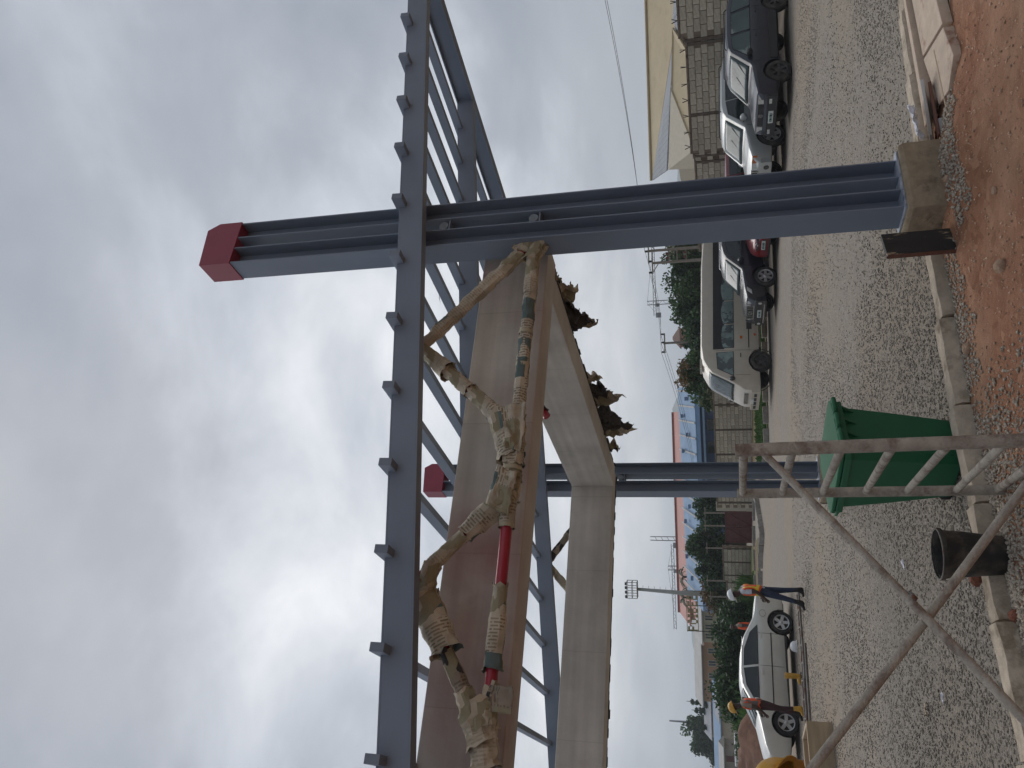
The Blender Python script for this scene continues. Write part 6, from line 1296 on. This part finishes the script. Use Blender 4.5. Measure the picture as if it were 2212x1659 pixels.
q = MB(); q.beam((-.3, -.06, 5.1 - gz), (-.85, -.06, 5.48 - gz), .05, .05); q.beam((.48, -.06, 5.3 - gz), (.95, -.06, 5.70 - gz), .05, .05); q.build('arm_brace', polem, t)
g2 = ground(2.64, 58); t = empty('power_pole', (2.64, 58, g2), 0, 'single wooden power pole with short cross arm behind the minibus', 'power pole')
q = MB(); q.tube([(0, 0, -.2), (-.06, 0, 5.5 - g2)], [.11, .08], 8); q.build('pole', polem, t)
q = MB(); q.bb(-.78, .66, -.06, .06, 5.36 - g2, 5.45 - g2); q.build('cross_arm', polem, t)
for xx in (-.7, 0, .6): q = MB(); insulator(q, (xx, 0, 5.45 - g2)); q.build('insulator', insul, t, smooth=True)
for i, (x, y, h, lb) in enumerate(((-9.6, 57, 3.0, 'short grey pole left of the maroon gate frame'), (-10.6, 57.5, 3.0, 'short grey pole right of the dark gate tree'), (-12.3, 58, 2.9, 'slim grey pole before the tall loose tree'), (-14.9, 59, 2.9, 'slim grey pole before the dense dark tree'), (-16.2, 59.5, 2.7, 'slim grey pole at the olive brown tree'))):
    q = MB(); q.tube([(0, 0, -.3), (0, 0, h)], .055, 8); q.beam((-.4, 0, h - .1), (.4, 0, h - .1), .05, .05); o = q.build('fence_pole', polem); o.location = (x, y, ground(x, y)); tag(o, lb, 'pole', 'slim poles behind the stepped wall')
def wire(name, pts_, sag, label, r_=.014):
    q = MB(); a, b2 = Vector(pts_[0]), Vector(pts_[1]); n = 24; q.tube([a.lerp(b2, i / n) - a - Vector((0, 0, sag * 4 * (i / n) * (1 - i / n))) for i in range(n + 1)], r_, 5); o = q.build(name, wirem, smooth=True); o.location = a; return tag(o, label, 'wire', 'overhead power wires')
wire('overhead_wire', ((26.0, 43.5, 8.05), (8.6, 50, 5.98)), .30, 'upper overhead wire crossing the sky at the right'); wire('overhead_wire', ((26.0, 43.6, 7.90), (8.05, 50, 5.98)), .32, 'lower overhead wire crossing the sky at the right')
for k, (a, b2) in enumerate((((7.3, 50, 5.75), (3.24, 58, 5.68)), ((6.7, 50, 5.75), (2.64, 58, 5.68)), ((8.05, 50, 5.95), (1.94, 58, 5.68)))): wire('overhead_wire', (a, b2), .22, ('right', 'middle', 'left')[k] + ' overhead wire between twin poles and the single pole', .011)
for k, (a, b2) in enumerate((((3.24, 58, 5.68), (-16, 100, 4.6)), ((2.64, 58, 5.68), (-17, 100, 4.6)), ((1.94, 58, 5.68), (-18, 100, 4.6)))): wire('overhead_wire', (a, b2), .7, ('right', 'middle', 'left')[k] + ' overhead wire running from the single pole to the blue roof', .013)
def crane(x, y, base, jz, apex, jl, jr, label):
    t = empty('tower_crane', (x, y, 0), 0, label, 'crane', 'far tower cranes'); q = MB(); s_ = .7
    def lattice(a, b2, w_, n):
        a, b2 = Vector(a), Vector(b2); d = (b2 - a).normalized(); e1 = d.cross(Vector((0, 1, 0))).normalized() * w_; e2 = Vector((0, w_, 0))
        for k in (e1 + e2, e1 - e2, -e1 + e2, -e1 - e2): q.beam(a + k, b2 + k, .16, .16)
        for i in range(n): p0, p1 = a.lerp(b2, i / n), a.lerp(b2, (i + 1) / n); k = 1 if i % 2 else -1; q.beam(p0 + e1 * k - e2, p1 - e1 * k - e2, .1, .1)
    lattice((0, 0, base), (0, 0, apex), s_, int((apex - base) / 1.4)); q.build('tower', cranem, t)
    q = MB(); lattice((jl, 0, jz), (jr, 0, jz), .45, int((jr - jl) / 1.2)); q.build('jib', cranem, t)
    q = MB(); q.beam((0, 0, apex), (jl * .6, 0, jz + .5), .09, .09); q.beam((0, 0, apex), (jr * .75, 0, jz + .5), .09, .09); q.build('tie_bar', cranem, t)
    q = MB(); q.bb(-1.6, -.4, -1.2, -.4, jz - 1.8, jz - .2); q.build('cab', cranem, t); sx_ = jl if abs(jl) < abs(jr) else jr
    q = MB(); q.bb(sx_ * .95 - .9, sx_ * .95 + .9, -.8, .8, jz - 2.2, jz - .3); q.build('counterweight', cranem, t)
crane(-71.4, 300, 0, 19.4, 21.3, -23, 9, 'faint grey tower crane far beyond the red hall'); crane(28.8, 300, 0, 22.8, 25.6, -5, 24, 'grey tower crane far behind the twin power poles')
q = MB()
for xx in (-.5, .5):
    q.beam((xx, 0, 0), (xx * .7, 0, 15.6), .14, .14)
for i in range(12): q.beam((-.48, 0, 1 + 1.2 * i), (.48, 0, 1.6 + 1.2 * i), .08, .08)
o = q.build('lattice_mast', cranem); o.location = (-32.2, 160, 0); tag(o, 'thin twin-legged lattice mast rising above the red hall roof', 'mast')
q = MB(); q.tube([(0, 0, 0), (0, 0, 20)], [.6, .25], 6); o = q.build('distant_mast', cranem, smooth=True); o.location = (-112, 260, 0); tag(o, 'faint distant mast above the conifers at the left', 'mast')
# distant trees
def conifer(x, y, h, seed, label):
    t = empty('conifer', (x, y, ground(x, y)), 0, label, 'tree', 'distant conifers'); q = MB(); q.tube([(0, 0, -.2), (0, 0, h)], [.2, .04], 6); q.build('trunk', bark, t); q = MB()
    for i in range(9): f_ = i / 9; crown_mesh(q, (0, 0, h * (.12 + .85 * f_)), .22 * h * (1 - f_) + .25, 260, .22, seed * 20 + i, 10, .6)
    q.build('crown', leafs[0], t, fix=False)
for i, (x, y, h, lb) in enumerate(((-52.6, 130, 7.6, 'tallest dark conifer among the distant huts'), (-54.4, 131, 6.9, 'middle dark conifer left of the tallest one'), (-56.6, 130, 6.4, 'leftmost dark conifer of the distant three'), (4.6, 68, 5.3, 'spiky conifer tip over the trees behind the minibus'), (2.9, 69, 5.2, 'second spiky conifer tip over the trees behind the minibus'))): conifer(x, y, h, i, lb)
tree(-62.0, 140, 8.9, 3.6, 31, leafs[0], 'large dark distant tree at the far left', n=6000, leaf=.28, name='broad_tree', lm2=leafs[1]); tree(-48.5, 150, 7.6, 2.2, 32, leafs[0], 'distant tree left of the grey-roofed hall', n=2600, leaf=.25); tree(-53, 150, 7.2, 2.0, 33, leafs[1], 'distant round tree right of the conifers', n=2600, leaf=.25); tree(-70, 150, 6.2, 2.6, 34, leafs[0], 'distant tree cut by the left edge', n=3000, leaf=.25); tree(-67, 128, 4.2, 1.8, 35, leafs[0], 'small distant tree below the large one', n=2400, leaf=.22)
def palm(x, y, h, label, seed):
    t = empty('palm_tree', (x, y, ground(x, y)), 0, label, 'tree', 'distant palms'); q = MB(); q.tube([(0, 0, -.2), (.1, 0, h * .5), (0, 0, h)], [.2, .15, .12], 8); q.build('trunk', bark, t, smooth=True); rnd = random.Random(seed)
    for i in range(15):
        a = i * 2.4; el = rnd.uniform(-.1, 1.1); L_ = rnd.uniform(1.2, 1.7); q = MB()
        for k in range(9):
            f_ = (k + 1) / 9; r_ = L_ * f_; p = Vector((math.cos(a) * r_ * math.cos(el), math.sin(a) * r_ * math.cos(el), h + math.sin(el) * r_ - .75 * r_ * r_ * .6)); sd_ = Vector((-math.sin(a), math.cos(a), 0)); w_ = .26 * math.sin(math.pi * (.15 + .8 * f_))
            for s_ in (1, -1): q.add([p, p + sd_ * s_ * w_ + Vector((0, 0, -.16)) + Vector((math.cos(a), math.sin(a), 0)) * .12, p + Vector((math.cos(a), math.sin(a), 0)) * .2], [(0, 1, 2)])
        q.build('frond', leafs[0], t, fix=False)
palm(-26.1, 95, 6.1, 'palm tree above the openwork sign left of the mast', 1); palm(-23.9, 96, 6.2, 'palm tree right of the flood-light mast', 2)
# hills
def hills(u, v):
    a = R(-62 + 124 * u); d = 1500 + 1000 * v; x, y = d * math.sin(a), d * math.cos(a); ang = math.degrees(a)
    e = 2.1 * math.exp(-((ang + 2.6) / 2.6) ** 2) * 1.0 + 1.35 * math.exp(-((ang + 17.5) / 4.2) ** 2) + 1.3 * math.exp(-((ang - 14) / 11) ** 2) + .9 + .35 * mnoise.noise(Vector((ang * .35, 1, 0))) + .12 * mnoise.noise(Vector((ang * 1.6, 4, 0)))
    return (x, y, d * math.tan(R(e)) * math.sin(math.pi * min(1, v * 1.0)) ** 1.1 - 4)
tag(MB().grid(hills, 170, 14).build('hills', hillm, smooth=True), kind='structure')
# ------------------------------------------------------------------ small things out on the lot
def mound(u, v):
    a = 2 * math.pi * u; r_ = v; x = -14.2 + math.cos(a) * 3.0 * r_; y = 30.4 + math.sin(a) * 2.2 * r_; h = 1.35 * max(0, 1 - r_ ** 1.7) * (1 + .35 * mnoise.noise(Vector((x * .8, y * .8, 0)))) + .10 * mnoise.noise(Vector((x * 3, y * 3, 2))) * (1 - r_); return (x, y, ground(x, y) + h - .03)
tag(MB().grid(mound, 60, 24).build('earth_mound', dirtm, smooth=True), 'heap of reddish brown earth behind the bonnet of the saloon', 'earth mound')
# timber formwork box filled with soil
t = empty('formwork_box', (-7.45, 15.3, ground(-7.45, 15.3)), R(38), 'timber formwork box with red soil inside at the left edge', 'formwork'); L_, Wb, Hh = 1.7, 1.1, .42
for nm_, b3 in (('side_board', (-L_ / 2, L_ / 2, -Wb / 2, -Wb / 2 + .07)), ('side_board', (-L_ / 2, L_ / 2, Wb / 2 - .07, Wb / 2)), ('end_board', (-L_ / 2, -L_ / 2 + .07, -Wb / 2 + .072, Wb / 2 - .072)), ('end_board', (L_ / 2 - .07, L_ / 2, -Wb / 2 + .072, Wb / 2 - .072))): q = MB(); q.bb(b3[0], b3[1], b3[2], b3[3], -.05, Hh); q.build(nm_, woodpale, t, bevel=.006)
q = MB(); q.grid(lambda u, v: (-L_ / 2 + .072 + (L_ - .144) * u, -Wb / 2 + .072 + (Wb - .144) * v, .06 + .06 * mnoise.noise(Vector((u * 4, v * 4, 5)))), 14, 10); q.build('soil_fill', soilm, t, smooth=True)
# steel lattice frames lying on the gravel in front of the saloon
def lattice_frame(x, y, rz, L_, label):
    t = empty('steel_ladder', (x, y, ground(x, y)), rz, label, 'steel ladder', 'steel ladder frames lying on the gravel'); w_ = .45
    for yy in (0, w_): q = MB(); q.tube([(-L_ / 2, yy, .04), (L_ / 2, yy, .04)], .028, 8); q.build('chord', rust, t, smooth=True)
    n = int(L_ / .38)
    for i in range(n + 1): q = MB(); xx = -L_ / 2 + .05 + (L_ - .1) * i / n; q.tube([(xx, 0, .045), (xx, w_, .045)], .02, 6); q.build('rung', rust, t, smooth=True)
lattice_frame(-6.75, 20.55, R(206), 2.6, 'steel lattice frame lying between the two standing workers'); lattice_frame(-8.35, 19.5, R(203), 2.2, 'steel lattice frame lying at the feet of the yellow-helmeted worker')
for i, (a, b2, lb) in enumerate((((-6.4, 19.7), (-8.6, 18.2), 'long steel tube lying in front of the lattice frames'), ((-6.9, 20.05), (-8.9, 18.75), 'second steel tube lying beside the lattice frames'))):
    q = MB(); q.tube([(0, 0, .03), (b2[0] - a[0], b2[1] - a[1], .03 + ground(*b2) - ground(*a))], .028, 8); o = q.build('steel_tube', rust, smooth=True); o.location = (a[0], a[1], ground(*a)); tag(o, lb, 'tube', 'steel tubes on the gravel')
# lone yellow boot and white helmet
x, y = -7.62, 20.85; t = empty('rubber_boot', (x, y, ground(x, y)), R(195), 'yellow rubber boot standing alone on the gravel before the saloon', 'boot')
q = MB(); q.lathe([(.052, .05), (.062, .10), (.065, .2), (.072, .33), (.076, .40), (.066, .40), (.06, .2), (.05, .1)], 16); q.build('shaft', boots_y, t, smooth=True)
q = MB(); q.tube([(-.05, 0, .055), (.03, 0, .06), (.12, 0, .055), (.19, 0, .04)], [.052, .06, .052, .035], 12); q.build('foot', boots_y, t, smooth=True)
q = MB(); q.prism([(-.10, -.045), (.1, -.055), (.2, -.045), (.23, 0), (.2, .045), (.1, .055), (-.10, .045)], .025); q.build('sole', blackpl, t)
x, y = -7.25, 22.0; t = empty('white_hard_hat', (x, y, ground(x, y)), R(160), 'white hard hat lying on the gravel at the rear wheel of the saloon', 'hard hat')
q = MB(); q.lathe([(.135, .02), (.133, .06), (.12, .11), (.09, .15), (.05, .17), (0, .175)], 20, Matrix.Diagonal((1.12, .95, 1, 1))); q.build('shell', hat_w, t, smooth=True, solid=.005)
q = MB(); q.lathe([(.132, .012), (.165, .004), (.167, .012), (.134, .022)], 20, Matrix.Diagonal((1.12, .95, 1, 1)), close=True); q.build('brim', hat_w, t, smooth=True)
# litter
rnd = random.Random(12); lits = [(-2.95, 7.9, plasticw, 'white scrap of paper on the gravel left of the scaffold braces'), (-2.2, 9.4, plasticw, 'white scrap on the gravel above the black bucket'), (2.9, 13.3, insul, 'black scrap on the gravel right of the near steel column'), (-.9, 9.9, woodbrown, 'rust brown scrap on the gravel behind the green bin'), (-3.3, 8.5, woodpale, 'pale wood chip on the gravel between the scaffold braces'), (3.9, 11.2, insul, 'black scrap on the gravel near the kerb at the right')]
for i, (x, y, m_at, lb) in enumerate(lits):
    s_ = rnd.uniform(.03, .07); sh = sheet(None, [(0, 0, .01), (s_ * 2, 0, .02), (0, -s_, .012), (s_ * 2, -s_, .01)], m_at, 200 + i, nu=5, nv=4, amp=.012, rag=.1, name='litter_scrap', thick=.003); sh.location = (x, y, ground(x, y) + .02); sh.rotation_euler = (0, 0, rnd.uniform(0, 6)); tag(sh, lb, 'litter', 'litter scraps on the gravel')
# bird gliding under the canopy
t = empty('bird', (1.68, 13.0, 6.61), R(70), 'small dark bird flying behind the canopy purlins', 'bird')
q = MB(); q.tube([(-.10, 0, 0), (-.03, 0, 0), (.05, 0, .005), (.10, 0, .01), (.13, 0, .005)], [.008, .022, .026, .018, .004], 8); q.build('body', insul, t, smooth=True)
for s_ in (1, -1): q = MB(); q.add([(.05, s_ * .02, .01), (.07, s_ * .12, .05), (.01, s_ * .24, .03), (-.02, s_ * .12, .03), (-.03, s_ * .02, .005)], [(0, 1, 3, 4), (1, 2, 3)]); q.build('wing', insul, t, fix=False)
# ------------------------------------------------------------------ the hazy air
HAZE = 5.0e-4
q = MB(); q.bb(-9400, 9400, -9400, 9400, -12, 150); hz = q.build('haze', []); hz['kind'] = 'stuff'
hzm = bpy.data.materials.new('haze_air'); hzm.use_nodes = True; nt = hzm.node_tree; nt.nodes.remove(nt.nodes['Principled BSDF']); pv = nt.nodes.new('ShaderNodeVolumePrincipled'); pv.inputs['Color'].default_value = (.84, .91, 1.0, 1); pv.inputs['Density'].default_value = HAZE; pv.inputs['Anisotropy'].default_value = .2
nt.links.new(pv.outputs[0], nt.nodes['Material Output'].inputs['Volume']); hz.data.materials.clear(); hz.data.materials.append(hzm)
